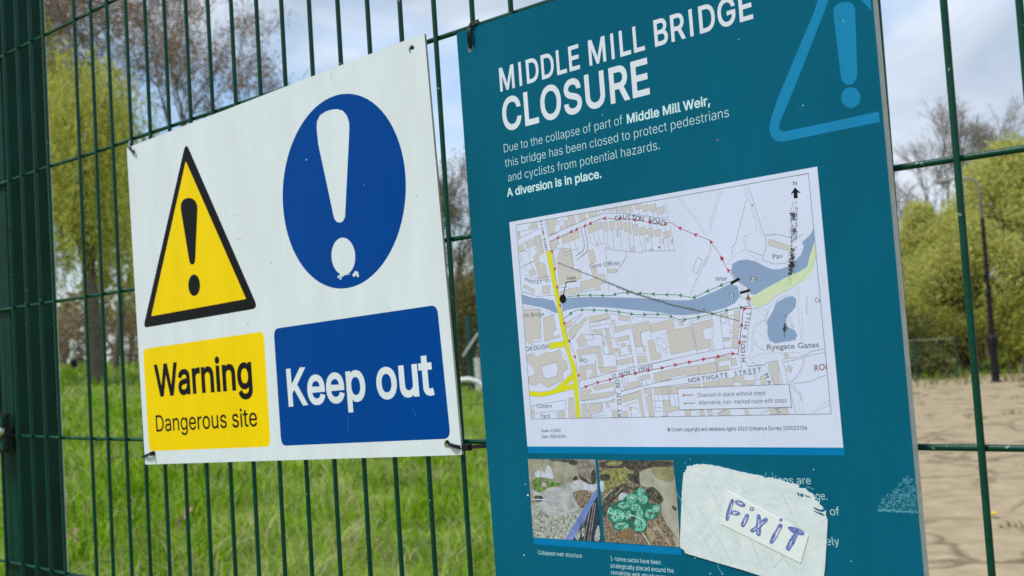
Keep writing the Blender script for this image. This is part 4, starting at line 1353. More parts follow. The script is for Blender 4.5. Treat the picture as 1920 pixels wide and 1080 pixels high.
lines('''
d 265,370 350,480 450,600 550,760; 290,370 375,480 475,600 575,760; 690,290 640,480 590,640 580,740; 710,290 660,480 610,640 600,740; 925,250 980,420 1040,600 1055,700; 945,250 1000,420 1060,600 1100,740; 1055,710 930,770 945,880; 600,860 560,980 520,1070; 620,860 580,980 540,1070; 950,890 850,950 760,1040; 165,390 195,560; 1170,740 1250,740; 1000,950 1080,1010
f 530,0 330,440; 510,0 320,430; 1740,0 1690,120 1560,280 1450,370 1290,440 1200,540 1100,570 1030,590 1200,600 1180,680 1060,590; 1550,350 1540,560 1560,800 1570,950; 1520,340 1515,450; 1580,600 1590,950; 1230,560 1170,700 1200,900 1230,980; 1190,700 1050,800 1030,900 1060,1000 1150,1060; 1170,720 1040,770 1020,900 1020,1070; 1050,840 1180,920; 1270,530 1350,460 1480,430; 1410,690 1420,780 1490,810; 1450,680 1500,820
z 100,0 75,120 20,220 60,260; 120,0 150,80 240,130; 60,250 120,190 250,160 400,155 500,170; 580,150 690,145 740,180 780,190; 790,190 780,130; 790,260 740,430 660,530; 700,810 720,960; 745,800 760,970; 880,965 1000,880 1120,790; 940,945 1110,870 1120,830
e 245,570 320,570 440,600; 250,590 380,600; 440,740 450,960; 240,395 360,430
x 290,1000 480,970; 440,800 500,1000; 330,985 470,985
w 550,360 580,420; 530,380 545,460; 800,345 1120,285; 1130,470 1160,600; 1150,560 1110,640
''', .00026, K_dash, dash=(.0011, .0009))
# random marks of the planted court
g = np.random.default_rng(8)
for _ in range(70):
    u, v_ = g.uniform(0, 1, 2)
    x = 250 + 150 * u + 60 * v_ - 10; y = 545 - 50 * u + 380 * v_
    x0, y0, sc = REG['w']
    A.line([(x0 + x / sc, y0 + y / sc), (x0 + (x + g.uniform(-14, 14)) / sc, y0 + (y + g.uniform(6, 18)) / sc)], .0003, 5, K_dash)
A.line(pts('c 362,650 d 1578,133 h 1790,815 g 218,875'), .0004, 6, K_line, closed=True)
# routes
RED = pts('f 830,265 725,120 670,0 d 760,1070 670,910 590,800 430,740 280,675 205,628 175,622 150,640 125,650 q 1475,378 1290,340 1060,295 830,272 610,268 450,265 390,285 185,375 0,455 r 1625,235 1380,340 1140,445 900,555 865,575')
RED2 = pts('c 695,830 725,930 755,1077 e 600,145 625,320 650,510 695,680 725,850 790,1020 810,1080 g 690,110 722,230 740,330 755,420 765,535')
RED3 = pts('g 770,535 815,515 950,465 1090,432 1240,390 1385,360 1535,325 1690,297 1840,262 y 220,200 440,155 670,108 905,65 1055,22 1120,25 1190,35 w 1525,865 1560,645 1590,360 1610,155 1660,155 f 1010,592 990,500 975,410')
A.line(RED, .00034, 8, K_red); A.arrows(RED, .0160, .0032, 9, K_red, .6)
A.line(RED2, .0003, 8, K_red); A.arrows(RED2, .0165, .003, 9, K_red, .5)
A.line(RED3, .00045, 8, K_red); A.arrows(RED3, .0138, .0032, 9, K_red, .5)
GR = pts('f 780,285 660,335 495,405 370,465 340,465 170,435 0,435 e 1660,425 1500,415 1350,412 1250,440 1200,445 1060,440 915,440 770,455 735,460')
GR2 = pts('e 705,700 760,665 800,630 850,605 930,605 1075,608 1225,615 1375,635 1520,660 1680,655 1835,655 1920,685 f 190,710 240,718 350,700 520,665 690,620 860,585 985,565 970,500 972,430')
for P in (GR, GR2):
    A.line(P, .0004, 8, K_route); A.arrows(P, .0134, .0032, 9, K_route, .7)
A.line(pts('f 870,330 930,365'), .0012, 7, K_paper_white)
A.poly(pts('f 775,292 875,240 886,268 785,322'), 10, K_black)
A.poly(pts('f 882,402 995,370 998,398 888,428'), 10, K_black)
A.ellipse(pts('e 693,482')[0], 6.2, 8.3, 10, K_black)
A.line(pts('e 700,435 730,295 848,280'), .0007, 10, K_black)
# lettering
HW = K_paper_white
A.letters('ATION ROAD', pts('r 690,165 738,385 800,715'), .0027, 8, K_ink)
A.letters('CAUSTON ROAD', pts('q 683,262 830,245 1040,262 1240,305 1475,345'), .0042, 8, K_ink)
A.text('Govt Offices', pts('e 995,133')[0], pts('e 1328,96')[0], pts('e 998,85 1001,132'), 8, K_line, font='map', slant=.12)
A.text('Steps', pts('e 738,268')[0], pts('e 840,257')[0], pts('e 738,232 740,270'), 8, K_ink, font='map')
A.letters('MARKET CL', pts('e 282,262 345,287 420,295 500,282 540,268'), .0030, 8, K_ink, halo=HW)
A.text('rth Bridge', pts('e 248,690')[0], pts('e 482,672')[0], pts('e 330,640 332,686'), 8, K_line, font='map')
A.letters('OROUGH', pts('e 292,1045 515,1015'), .0040, 8, K_ink, halo=HW)
A.text('PO', pts('g 778,240')[0], pts('g 842,238')[0], pts('g 778,195 779,240'), 8, K_line, font='map')
A.letters("ST PETER'S STREET", pts('x 622,325 940,245 1275,170'), .0035, 8, K_ink, wide=.85)
A.text('Cistern', pts('g 280,750')[0], pts('g 448,747')[0], pts('g 279,703 281,750'), 8, K_line, font='map')
A.text('Yard', pts('g 320,864')[0], pts('g 424,862')[0], pts('g 320,815 321,864'), 8, K_line, font='map')
A.letters('RT CUT RD', pts('x 735,968 735,785 722,560 695,410'), .0040, 8, K_ink, halo=HW)
A.letters('MIDDLE MILL', pts('h 808,208 w 1600,872 1605,720 1630,560 f 955,790 985,640'), .0036, 8, K_ink, halo=HW)
A.letters('NORTHGATE STREET', pts('h 203,440 985,320'), .0036, 8, K_ink, halo=HW)
A.letters('MA', pts('z 270,465 305,552'), .0034, 8, K_ink, halo=HW)
A.letters('BL', pts('z 412,908 440,965'), .0034, 8, K_ink, halo=HW)
A.text('Ryegate Gates', pts('h 1070,95')[0], pts('h 1655,64')[0], pts('h 1068,36 1072,95'), 8, K_line, font='map', weight=.006)
A.text('Pav', pts('d 1222,990')[0], pts('d 1320,978')[0], pts('d 1222,940 1224,990'), 8, K_line, font='map', weight=.004)
A.text('Weir', pts('f 608,285')[0], pts('f 745,272')[0], pts('f 606,236 608,285'), 8, K_line, font='map', weight=.004)
for s_, p0, p1, cp in (('FB', 'f 1003,289', 'f 1080,288', 'f 1000,235 1003,289'), ('SI', 'f 765,472', 'f 815,470', 'f 762,420 765,472')):
    A.text(s_, pts(p0)[0], pts(p1)[0], pts(cp), 7, HW, font='map', weight=.09)
    A.text(s_, pts(p0)[0], pts(p1)[0], pts(cp), 8, K_ink, font='map', weight=.008)
A.text('Ca', pts('f 1730,520')[0], pts('f 1790,518')[0], pts('f 1730,468 1731,520'), 8, K_line, font='map')
A.text('ROI', pts('z 915,402')[0], pts('z 1078,378')[0], pts('z 910,322 915,402'), 8, K_rored, font='map', slant=.18)
A.text('Scale: 1:2000', pts('s 300,362')[0], pts('s 735,357')[0], pts('s 298,296 300,362'), 8, K_ink)
A.text('Date: 30/04/2024', pts('s 315,495')[0], pts('s 856,488')[0], pts('s 312,428 315,495'), 8, K_ink)
A.text('© Crown copyright and database rights 2023 Ordnance Survey 100023706', (1252, 808.6), (1513.5, 805.6), pts('h 1270,960 1271,1003'), 8, K_ink)
# north arrow
A.text('N', pts('d 1426,254')[0], pts('d 1462,250')[0], pts('d 1424,214 1426,254'), 8, K_ink, font='map')
A.poly(pts('d 1443,274 1502,332 1466,324 1471,381 1430,383 1431,325 1400,346'), 8, K_black)
smap = A.obj('street_map', notice)
# scorch marks on the map
A = Art(TF)
g = np.random.default_rng(12)
def scorch(path, half, n, smin, smax, layer=11, gate=None, m=None):
    P = np.array(path)
    d = np.r_[0, np.cumsum(np.hypot(*np.diff(P, axis=0).T))]
    for _ in range(n):
        x = g.uniform(0, d[-1])
        if gate is not None and g.uniform() > gate(x / d[-1]):
            continue
        c = np.array([np.interp(x, d, P[:, 0]), np.interp(x, d, P[:, 1])])
        i = min(np.searchsorted(d, x), len(P) - 1)
        t = P[i] - P[i - 1]; t = t / np.hypot(*t)
        nn = np.array([-t[1], t[0]])
        c = c + nn * g.normal(0, half)
        s = g.uniform(smin, smax)
        a = g.uniform(0, 6.28, 5); a.sort()
        A.put(A.many([c + s * g.uniform(.5, 1.2) * np.array([math.cos(t_), math.sin(t_)]) for t_ in a]), [tuple(range(5))], layer, m or K_burn)
scorch(pts('e 640,75 1180,290 1500,420 1920,550 f 300,590 520,635 760,690'), 1.25, 1700, .3, .8, gate=lambda u: .35 + .9 * (.28 < u < .85), m=K_smear)
scorch(pts('e 1300,350 1500,420 1920,550 f 300,590 500,630'), .8, 500, .25, .7)
A.line(pts('e 640,75 1180,290 1500,420 1920,550 f 300,590 400,612 540,640 880,730'), .0005, 11, K_smear)
scorch(pts('d 1432,385 1430,600 1425,800 1412,1070 f 1475,60 1450,200 1430,320'), 3.0, 800, .3, 1.2, gate=lambda u: .3 + .5 * (.25 < u < .42) + .7 * (.55 < u < .9))
scorch(pts('d 1425,520 1430,600'), 2.6, 70, .8, 2.0)
scorch(pts('d 1438,690 1440,720'), 2.0, 26, .8, 1.8)
scorch(pts('d 1415,880 1412,1070 f 1470,80 1450,220'), 2.4, 170, .8, 2.2)
scorch(pts('f 1388,780 1386,840'), 1.6, 40, .7, 1.7)
scorch(pts('d 1405,470 1410,1000'), .6, 200, .3, .8)
scorch(pts('d 1462,470 1455,800'), .6, 170, .3, .8)
scorch(pts('f 1402,660 1390,780 1385,920'), .9, 200, .3, 1.1, gate=lambda u: .3 + .7 * (.4 < u < .75))
scorch(pts('d 1455,155 1575,135'), .4, 50, .2, .7)
for q in ('d 1016,452', 'f 480,600', 'd 85,873', 'c 1790,872'):
    A.ellipse(pts(q)[0], 1.3, 1.6, 11, K_burn, n=8)
merge(A, smap)
# legend box
A = Art(TF)
lb = pts('h 62,530 1318,482 1345,740 85,770')
A.poly(lb, 12, K_paper_white)
A.line(lb, .0004, 13, K_line, closed=True)
A.text('Diversion in place without steps', pts('h 292,628')[0], pts('h 1053,602')[0], pts('h 288,582 291,628'), 13, K_ink)
A.text('Alternative, non-marked route with steps', pts('h 302,713')[0], pts('h 1293,686')[0], pts('h 298,667 301,713'), 13, K_ink)
A.line(pts('h 125,607 247,603'), .0006, 13, K_red); A.poly(pts('h 118,588 150,606 120,627 128,607'), 14, K_red)
A.line(pts('h 138,696 260,695'), .0006, 13, K_route); A.poly(pts('h 130,680 155,696 132,718 140,697'), 14, K_route)
A.obj('legend', smap)
A = Art(TF)
A.poly([(988.9, 837), (1582.5, 839.2), (1583.8, 853.8), (989.9, 849.6)], 2, K_bar)
A.poly(pts('o 119,48 1780,166 1783,245 126,122'), 2, K_bar)
A.obj('accent_bar', notice)

# ---- the two printed photographs
def pic(name, c, var=.3, scale=60, c2=None):
    return mat(name, c, .45, var=var, scale=scale, col2=c2, detail=6)
Q_brown = pic('photo_brown_water', (.25, .22, .16), .2, 90, (.36, .33, .27))
Q_grey = pic('photo_grey_water', (.33, .33, .36), .18, 110, (.47, .46, .48))
Q_foam = pic('photo_foam', (.52, .54, .64), .2, 200)
Q_grass = pic('photo_grass', (.06, .14, .03), .5, 300, (.16, .26, .07))
Q_olive = pic('photo_olive', (.17, .17, .05), .5, 260, (.26, .25, .09))
Q_dark = pic('photo_dark', (.025, .025, .024), .6, 260, (.07, .06, .05))
Q_wall = pic('photo_wall', (.16, .13, .12), .5, 260, (.26, .22, .2))
Q_stone = pic('photo_stone', (.20, .205, .18), .5, 380, (.42, .42, .40))
Q_rubble = pic('photo_rubble', (.10, .07, .05), .6, 420, (.25, .18, .13))
Q_rail = pic('photo_rail', (.10, .16, .46), .2, 80, (.18, .25, .58))
Q_navy = pic('photo_navy', (.015, .03, .06), .4, 90)
Q_bag = pic('photo_sack', (.06, .33, .23), .35, 280, (.16, .48, .38))
Q_bag_dk = pic('photo_sack_fold', (.02, .14, .10), .3, 200)
Q_bag_lt = pic('photo_sack_strap', (.42, .66, .58), .2, 200)
Q_tan = pic('photo_timber', (.36, .27, .18), .3, 200)
Q_lt = pic('photo_pale', (.5, .5, .48), .2, 200)
Q_lilac = pic('photo_pale_bag', (.48, .52, .66), .2, 100)
def blobs(P, n, smin, smax, ms, layer, seed, asp=1.3):
    g = np.random.default_rng(seed)
    P = np.array(P)
    lo, hi = P.min(0), P.max(0)
    k = 0
    while k < n:
        c = g.uniform(lo, hi)
        ins = False
        for i in range(len(P)):
            a, b = P[i - 1], P[i]
            if (a[1] > c[1]) != (b[1] > c[1]) and c[0] < (b[0] - a[0]) * (c[1] - a[1]) / (b[1] - a[1]) + a[0]:
                ins = not ins
        if not ins:
            continue
        k += 1
        s = g.uniform(smin, smax)
        a = np.sort(g.uniform(0, 6.28, 6))
        A.put(A.many([c + s * g.uniform(.6, 1.1) * np.array([math.cos(t) * asp, math.sin(t)]) for t in a]), [tuple(range(6))], layer + k % 3, ms[g.integers(len(ms))])
A = Art(TF)
A.poly(pts('A 58,65 815,70 836,260 880,996 120,945'), 2, Q_brown)
A.soft(pts('A 285,130 310,140 358,292 300,285 262,240 255,180'), 3, Q_foam); A.soft(pts('A 130,220 175,185 260,215 300,285 230,270 150,275'), 3, Q_foam)
A.soft(pts('A 200,430 330,372 560,400 570,460 640,600 600,660 450,712 300,700 210,655 180,560 110,470 90,390'), 3, Q_grey)
A.soft(pts('A 400,372 560,330 640,310 700,420 560,440'), 4, Q_grey)
A.soft(pts('A 620,72 815,72 832,330 762,358 640,272 620,230'), 4, Q_wall); A.soft(pts('A 770,185 828,185 836,335 768,352'), 5, Q_dark); A.soft(pts('A 622,220 770,340 760,358 640,285'), 5, Q_dark)
A.soft(pts('A 290,68 620,70 615,125 560,140 500,100 300,82'), 4, Q_dark); A.soft(pts('A 558,290 605,243 628,292 570,302'), 6, Q_dark)
A.soft(pts('A 545,322 640,296 765,360 832,335 838,400 792,442 640,388'), 5, Q_foam)
g = np.random.default_rng(77)
for _ in range(46):                                # ripples
    x, y = g.uniform(200, 620), g.uniform(380, 690)
    if y < 380 + .35 * abs(x - 400):
        continue
    q = [(980 + (x + s) / 6, 850 + (y + 14 * math.sin(s * .02 + x)) / 6) for s in (-45, -15, 15, 45)]
    A.line(q, g.uniform(.0002, .0006), 4, [Q_foam, Q_brown, Q_grey][g.integers(3)])
for _ in range(26):
    x, y = g.uniform(90, 600), g.uniform(80, 260)
    A.line([(980 + x / 6, 850 + y / 6), (980 + (x + 4) / 6, 850 + (y + g.uniform(20, 70)) / 6)], g.uniform(.0002, .0006), 4, [Q_lt, Q_brown, Q_wall][g.integers(3)])
blobs(pts('A 560,330 640,310 760,370 830,350 800,430 640,390'), 30, 1, 2.4, [Q_lt, Q_grey, Q_foam], 6, 1)
A.soft(pts('A 100,312 180,264 250,272 320,312 452,348 400,366 280,382 270,406 200,442 140,428 108,380'), 5, Q_grass)
blobs(pts('A 110,320 180,275 320,315 430,348 280,380 200,435 120,390'), 60, .6, 1.6, [Q_grass, Q_olive, Q_dark, Q_grass], 6, 2)
A.soft(pts('A 215,280 245,270 275,345 270,382 215,376'), 9, Q_wall); A.soft(pts('A 225,320 265,345 262,378 220,370'), 10, Q_lt)
A.soft(pts('A 556,465 600,422 700,408 795,450 690,612 640,618 592,522'), 6, Q_rubble)
blobs(pts('A 565,465 600,428 700,414 785,450 690,600 640,610'), 55, .6, 1.5, [Q_rubble, Q_wall, Q_tan, Q_dark, Q_lt], 7, 3)
A.soft(pts('A 130,470 230,480 232,545 140,545'), 6, Q_dark); A.line(pts('A 100,517 345,525'), .0011, 8, Q_lilac)
A.soft(pts('A 92,560 190,560 212,652 106,740'), 6, Q_stone)
fg = pts('A 108,745 230,690 400,705 560,680 660,620 682,640 480,970 120,945')
A.poly(fg, 6, Q_stone)
blobs(fg, 190, .8, 2.1, [Q_stone, Q_lt, Q_stone, Q_olive, Q_wall, Q_tan, Q_dark], 7, 4)
dk = pts('A 842,440 866,720 880,996 560,975 700,745')
A.poly(dk, 10, Q_navy)
for (a, b) in ((775, 690), (740, 620), (800, 735), (822, 760)):
    A.line(pts(f'A {a},{560 if a > 760 else 640} {b},985'), .0011, 11, Q_wall)
A.soft(pts('A 590,900 640,830 650,960 590,975'), 11, Q_stone); A.soft(pts('A 665,860 700,815 700,900 670,960'), 11, Q_stone); A.soft(pts('A 790,985 860,760 880,996'), 11, Q_stone)
A.poly(pts('A 478,970 562,975 700,742 842,470 838,400 690,612'), 13, Q_rail)
A.obj('photograph', notice)['label'] = 'printed photograph of brown flood water with a blue handrail'
A = Art(TF)
A.poly(pts('B 36,70 815,75 850,400 890,976 105,918'), 2, Q_rubble)
A.soft(pts('B 460,165 815,135 850,400 890,976 835,972 830,850 690,640 700,500 640,360 470,345'), 3, pic('photo_pale_water', (.34, .31, .25), .15, 80, (.42, .39, .33)))
A.soft(pts('B 560,150 815,138 832,310 640,270'), 4, pic('photo_olive_water', (.22, .20, .10), .2, 80, (.30, .27, .15)))
A.soft(pts('B 36,70 815,75 818,135 560,142 460,192 400,162 230,150 60,160'), 5, Q_dark)
A.soft(pts('B 90,110 160,85 300,80 250,130 180,135'), 6, Q_olive)
A.soft(pts('B 48,182 300,140 405,212 362,292 200,342 100,400 55,330'), 5, Q_olive); A.soft(pts('B 50,222 160,208 168,292 55,280'), 6, Q_dark)
A.soft(pts('B 50,285 98,290 95,405 62,400'), 7, Q_lilac)
A.soft(pts('B 340,212 395,205 455,140 472,325 440,330 400,300 345,270'), 6, Q_dark); A.line(pts('B 298,138 402,208'), .0012, 7, Q_tan)
A.soft(pts('B 68,520 200,358 330,310 450,322 465,370 330,400 232,440 150,560 120,640 90,680'), 6, Q_dark)
A.soft(pts('B 330,300 450,315 460,350 380,360'), 7, Q_rubble)
A.line(pts('B 290,355 215,430'), .001, 8, Q_tan); A.line(pts('B 362,372 400,412'), .001, 8, Q_tan); A.line(pts('B 190,370 100,460'), .001, 8, Q_stone)
fg = pts('B 80,680 200,720 400,780 540,760 620,640 750,720 830,850 835,970 105,915')
blobs(fg, 240, .6, 1.7, [Q_rubble, Q_tan, Q_dark, Q_wall, Q_rubble, Q_olive, Q_lt], 6, 6)
A.soft(pts('B 240,830 330,770 400,790 410,850 330,890 250,880'), 9, pic('photo_gravel', (.24, .14, .08), .4, 500))
A.soft(pts('B 600,702 622,690 815,968 778,968'), 9, Q_tan); A.soft(pts('B 545,760 600,790 640,860 590,955 540,820'), 9, Q_tan)
blobs(pts('B 610,760 640,755 670,820 640,835'), 12, 1.2, 2.0, [Q_lt], 10, 8)
A.soft(pts('B 525,372 600,338 672,400 724,480 690,532 620,505 555,470'), 7, Q_dark); blobs(pts('B 535,372 600,345 665,400 715,480 690,525 620,500'), 45, .6, 1.5, [Q_olive, Q_dark, Q_tan, Q_grass], 8, 9)
A.soft(pts('B 790,540 850,555 855,600 820,590'), 7, Q_dark)
A.soft(pts('B 245,460 262,420 300,402 345,430 340,470 290,485 260,498'), 8, Q_lilac)
blobs(pts('B 55,170 300,145 400,212 355,290 200,335 70,330'), 60, .5, 1.6, [Q_olive, Q_grass, Q_tan, Q_dark, Q_olive], 6, 31)
blobs(pts('B 40,75 812,80 812,130 460,185 60,150'), 60, .5, 1.5, [Q_dark, Q_olive, Q_wall, Q_dark], 6, 32)
blobs(pts('B 95,480 200,365 330,318 450,330 330,400 232,440 130,620'), 60, .5, 1.6, [Q_dark, Q_rubble, Q_wall, Q_tan], 7, 33)
g = np.random.default_rng(34)
for _ in range(90):                                # reflections and ripples on the river
    x, y = g.uniform(480, 870), g.uniform(150, 960)
    if x < 480 + max(0, y - 340) * .62 or x > 815 + (y - 140) * .08:
        continue
    A.line([(1115 + x / 5.541, 850 + y / 5.541), (1115 + (x + 3) / 5.541, 850 + (y + g.uniform(10, 60)) / 5.541)], g.uniform(.0002, .0007), 5, [Q_lt, Q_tan, Q_brown, Q_grey, Q_olive][g.integers(5)])
bags = ((480, 400, 42, 44), (395, 462, 62, 48), (505, 480, 52, 50), (300, 540, 58, 44), (370, 520, 40, 40), (240, 650, 76, 74), (470, 622, 38, 60), (580, 630, 54, 62), (645, 572, 48, 46), (470, 742, 74, 76), (278, 752, 80, 42), (165, 612, 38, 52), (420, 560, 60, 40), (350, 640, 34, 50))
A.soft(pts('B 125,590 175,530 250,500 300,470 350,430 440,380 480,355 530,380 560,450 560,520 640,520 690,560 680,620 620,690 540,690 545,790 480,830 400,800 360,760 270,800 200,790 190,720 140,690'), 10, Q_bag_dk)
blobs(pts('B 140,600 260,500 440,390 520,380 555,520 680,560 600,690 540,790 400,790 210,770'), 60, .8, 2.2, [Q_bag, Q_dark, Q_bag_dk, Q_rubble, Q_bag], 10, 35)
g = np.random.default_rng(15)
bx0, by0, bsc = REG['B']
for i, (x, y, rx, ry) in enumerate(bags):
    a = np.linspace(0, 2 * math.pi, 11, endpoint=False)
    P = [(bx0 + (x + rx * math.cos(t) * g.uniform(.8, 1.12)) / bsc, by0 + (y + ry * math.sin(t) * g.uniform(.8, 1.12)) / bsc) for t in a]
    A.soft(P, 13 + i % 2, Q_bag)
    for k in range(9):                             # folds
        a_ = g.uniform(0, 6.28); r0 = g.uniform(.1, .7)
        cc = np.array([x + rx * r0 * math.cos(a_), y + ry * r0 * math.sin(a_)])
        tri_ = [cc + np.array([rx, ry]) * g.uniform(-.38, .38, 2) for _ in range(3)]
        A.poly([(bx0 + p_[0] / bsc, by0 + p_[1] / bsc) for p_ in tri_], 15 + k % 2, [Q_bag_dk, Q_bag_lt, Q_bag, Q_bag_dk][k % 4])
    for k in range(4):
        u = g.uniform(-.7, .7, 4)
        A.line([(bx0 + (x + rx * u[0]) / bsc, by0 + (y + ry * u[1]) / bsc), (bx0 + (x + rx * u[2]) / bsc, by0 + (y + ry * u[3]) / bsc)], g.uniform(.0003, .0008), 17 + k % 2, [Q_bag_dk, Q_bag_lt, Q_bag_dk, Q_lt][k])
A.line(pts('B 160,560 140,600 200,635 250,620 310,660'), .0009, 16, Q_bag_lt); A.line(pts('B 330,690 345,640 420,650 490,690 530,750'), .0009, 16, Q_bag_lt); A.line(pts('B 500,830 540,890 575,955'), .001, 16, Q_bag_lt)
A.soft(pts('B 560,615 600,610 600,640 565,640'), 16, Q_dark); A.soft(pts('B 360,670 420,660 400,700 370,700'), 16, Q_dark); A.soft(pts('B 140,630 190,640 170,660 140,655'), 16, Q_dark)
A.obj('photograph', notice)['label'] = 'printed photograph of a heap of green rubble sacks by a river'
A = Art(TF)
c2 = pts('o 172,190 174,236')
A.text('Collapsed weir structure', pts('o 172,236')[0], pts('o 666,276')[0], c2, 1, K_text, weight=-.004)
A.obj('caption', notice)
A = Art(TF)
A.text('1-tonne sacks have been', pts('o 990,306')[0], pts('o 1552,350')[0], c2, 1, K_text, weight=-.004)
A.text('strategically placed around the', pts('o 990,386')[0], pts('o 1700,446')[0], c2, 1, K_text, weight=-.004)
A.text('remaining weir structure to', pts('o 997,462')[0], pts('o 1610,518')[0], c2, 1, K_text, weight=-.004)
A.obj('caption', notice)
A = Art(TF)
c3 = pts('u 588,165 592,235')
capB = float(np.hypot(*(A.uv(pts('u 520,160')[0]) - A.uv(pts('u 523,235')[0]))))
A.text('tions are', pts('u 236,232')[0], pts('u 592,236')[0], .0058, 1, K_text, weight=-.008)
A.text('age.', pts('u 596,380')[0], pts('u 742,378')[0], .0058, 1, K_text, weight=-.008)
A.text('e of', pts('u 690,522')[0], pts('u 856,521')[0], .0058, 1, K_text, weight=-.008)
A.text('ely', pts('u 738,797')[0], pts('u 855,796')[0], .0058, 1, K_text, weight=-.008)
A.obj('side_text', notice)
# rubbed print and specks
A = Art(TF)
g = np.random.default_rng(21)
tri = np.array(pts('l 1165,382 1590,405 1585,60 1480,5 1350,150 1215,260'))
k = 0
while k < 520:
    c = g.uniform(tri.min(0), tri.max(0))
    ins = False
    for i in range(len(tri)):
        a, b = tri[i - 1], tri[i]
        if (a[1] > c[1]) != (b[1] > c[1]) and c[0] < (b[0] - a[0]) * (c[1] - a[1]) / (b[1] - a[1]) + a[0]:
            ins = not ins
    if not ins or c[0] > 1717.5:
        continue
    k += 1
    if g.uniform() > .35 + .65 * abs(math.sin(c[0] * .21 + c[1] * .13)):
        continue
    for q in range(g.integers(1, 5)):
        e = c + g.normal(0, 1.3, 2)
        if e[0] < 1718:
            A.ellipse(e, g.uniform(.35, 1.3), g.uniform(.3, .6), 1, K_fray, rot=-38 + g.normal(0, 14), n=7)
for _ in range(150):
    u = g.uniform()
    c = np.array(pts('l 1165,380')[0]) * (1 - u) + np.array(pts('l 1588,402')[0]) * u + g.normal(0, .9, 2)
    A.line([c, c + np.array([g.uniform(.5, 2), -g.uniform(.2, .8)])], .0005, 1, K_fray)
for _ in range(46):
    c = (g.uniform(950, 1690), g.uniform(60, 1070))
    A.ellipse(c, g.uniform(.3, .7), g.uniform(.3, .8), 1, K_fray, n=6)
for q, r_ in (('A 58,470', 1.7), ('A 30,348', 1.0), ('a 1158,862', .8), ('b 580,295', .9), ('b 1062,790', 1.0), ('j 135,845', 1.2), ('k 1500,170', 1.0), ('u 960,945', .9), ('t 210,915', .9), ('t 352,1055', 1.0), ('t 465,1062', 1.0), ('6', 0)):
    if r_:
        A.ellipse(pts(q)[0], r_, r_ * 1.1, 2, K_title, n=8)
for q in ('t 40,305 85,390', 't 415,960 430,1010 462,1058', 'k 130,105 145,95', 'k 185,50 200,70', 'k 1420,350 1505,382', 'k 985,240 1000,205', 'k 1060,200 1068,235', 'i 1815,315 1815,332'):
    A.line(pts(q), .0006, 1, K_fray)
A.line(pts('b 415,1052 430,1046'), .0009, 1, K_wood if False else mat('brown_spot', (.25, .12, .08), .6))
for q in ('c 380,458', 'b 318,350', 'n 775,715'):
    A.ellipse(pts(q)[0], 1.2, 1.6, 1, K_burn, n=8)
merge(A, notice_panel)

# ------------------------------------------------------------------ torn label and handwritten slip stuck on the notice
A = Art(TF - .0002)
edge = 'k 127,205 150,190 140,178 158,172 162,135 200,130 212,140 240,118 330,113 420,122 490,136 560,152 620,166 700,187 770,204 850,222 905,230 960,242 985,262 1010,252 1040,256 1080,268 1130,274 1200,300 1262,318 1310,322 1352,348 1340,362 1412,372 1440,398 1480,420 1505,446 1520,470 1515,490 1560,520 1572,545 1600,572 1634,612 1632,665 1575,645 1500,606 1560,660'
edge = edge.replace(' 1575,645 1500,606 1560,660', '') + ' u 740,536 748,566 746,640 740,740 733,860 725,1000 716,1070 708,1110 690,1125 600,1118 150,1082 0,1036 t 785,1064 700,1036 560,996 400,950 250,905 128,868 110,835 92,828 76,800 80,700 88,500 95,300'
g = np.random.default_rng(33)
raw = pts(edge)
P = []
for i, p in enumerate(raw):                      # rough torn edge
    q = raw[(i + 1) % len(raw)]
    n_ = max(1, int(math.hypot(q[0] - p[0], q[1] - p[1]) / 2.2))
    for k in range(n_):
        t = k / n_
        j = .45 if p[1] < 1000 and p[0] > 1290 and p[0] < 1545 and p[1] < 975 else .12
        P.append((p[0] * (1 - t) + q[0] * t + g.normal(0, j), p[1] * (1 - t) + q[1] * t + g.normal(0, j)))
c0 = A.uv((1415, 970))
lab = empty('torn_label', (float(c0[0]), TF, float(c0[1])), 'large torn white sticker stuck over the lower text of the teal notice', 'sticker')
P2 = A.many(P)
backing = board('backing', P2, [], TF - .0009, TF - .0003, [K_bare, K_bare], lab)
A = Art(TF - .0009)
for q in ('t 215,400 370,650 440,760 560,970', 't 310,220 460,490', 't 115,430 250,650 400,940', 't 620,190 640,250 690,340', 't 545,640 630,820', 't 725,745 780,880', 'u 40,750 140,985', 'u 230,895 255,1010 330,910', 'u 310,870 400,985', 'u 400,920 470,1040', 'u 320,310 420,520', 'u 300,860 330,900', 't 100,400 120,470', 'u 360,545 470,600'):
    A.line(pts(q), .00028, 2, K_fold)
for q in ('k 1322,410 1345,420 1352,455 1335,450', 'k 1352,425 1395,432 1390,462 1362,458', 'k 1405,440 1470,462 1462,470 1410,455', 'k 1490,565 1530,580 1570,600 1600,590 1628,600 1600,622 1560,615 1520,598', 'k 1492,600 1540,622 1580,630 1620,655 1600,662 1550,640 1500,612'):
    A.poly(pts(q), 2, K_teal)
merge(A, backing)
A = Art(TF - .0009)
sl = [pts('t 513,293')[0], pts('u 572,704')[0], pts('u 500,962')[0], pts('t 452,597')[0]]
c1 = A.uv(((sl[0][0] + sl[2][0]) / 2, (sl[0][1] + sl[2][1]) / 2))
slip = empty('paper_slip', (float(c1[0]), TF - .001, float(c1[1])), 'handwritten paper slip reading Fix iT in blue marker, stuck on the torn sticker', 'note')
Pm = rounded(A.many(sl), .0012, 3)
board('paper', Pm, [], TF - .00135, TF - .00095, [K_slip, K_slip], slip)
A = Art(TF - .00135)
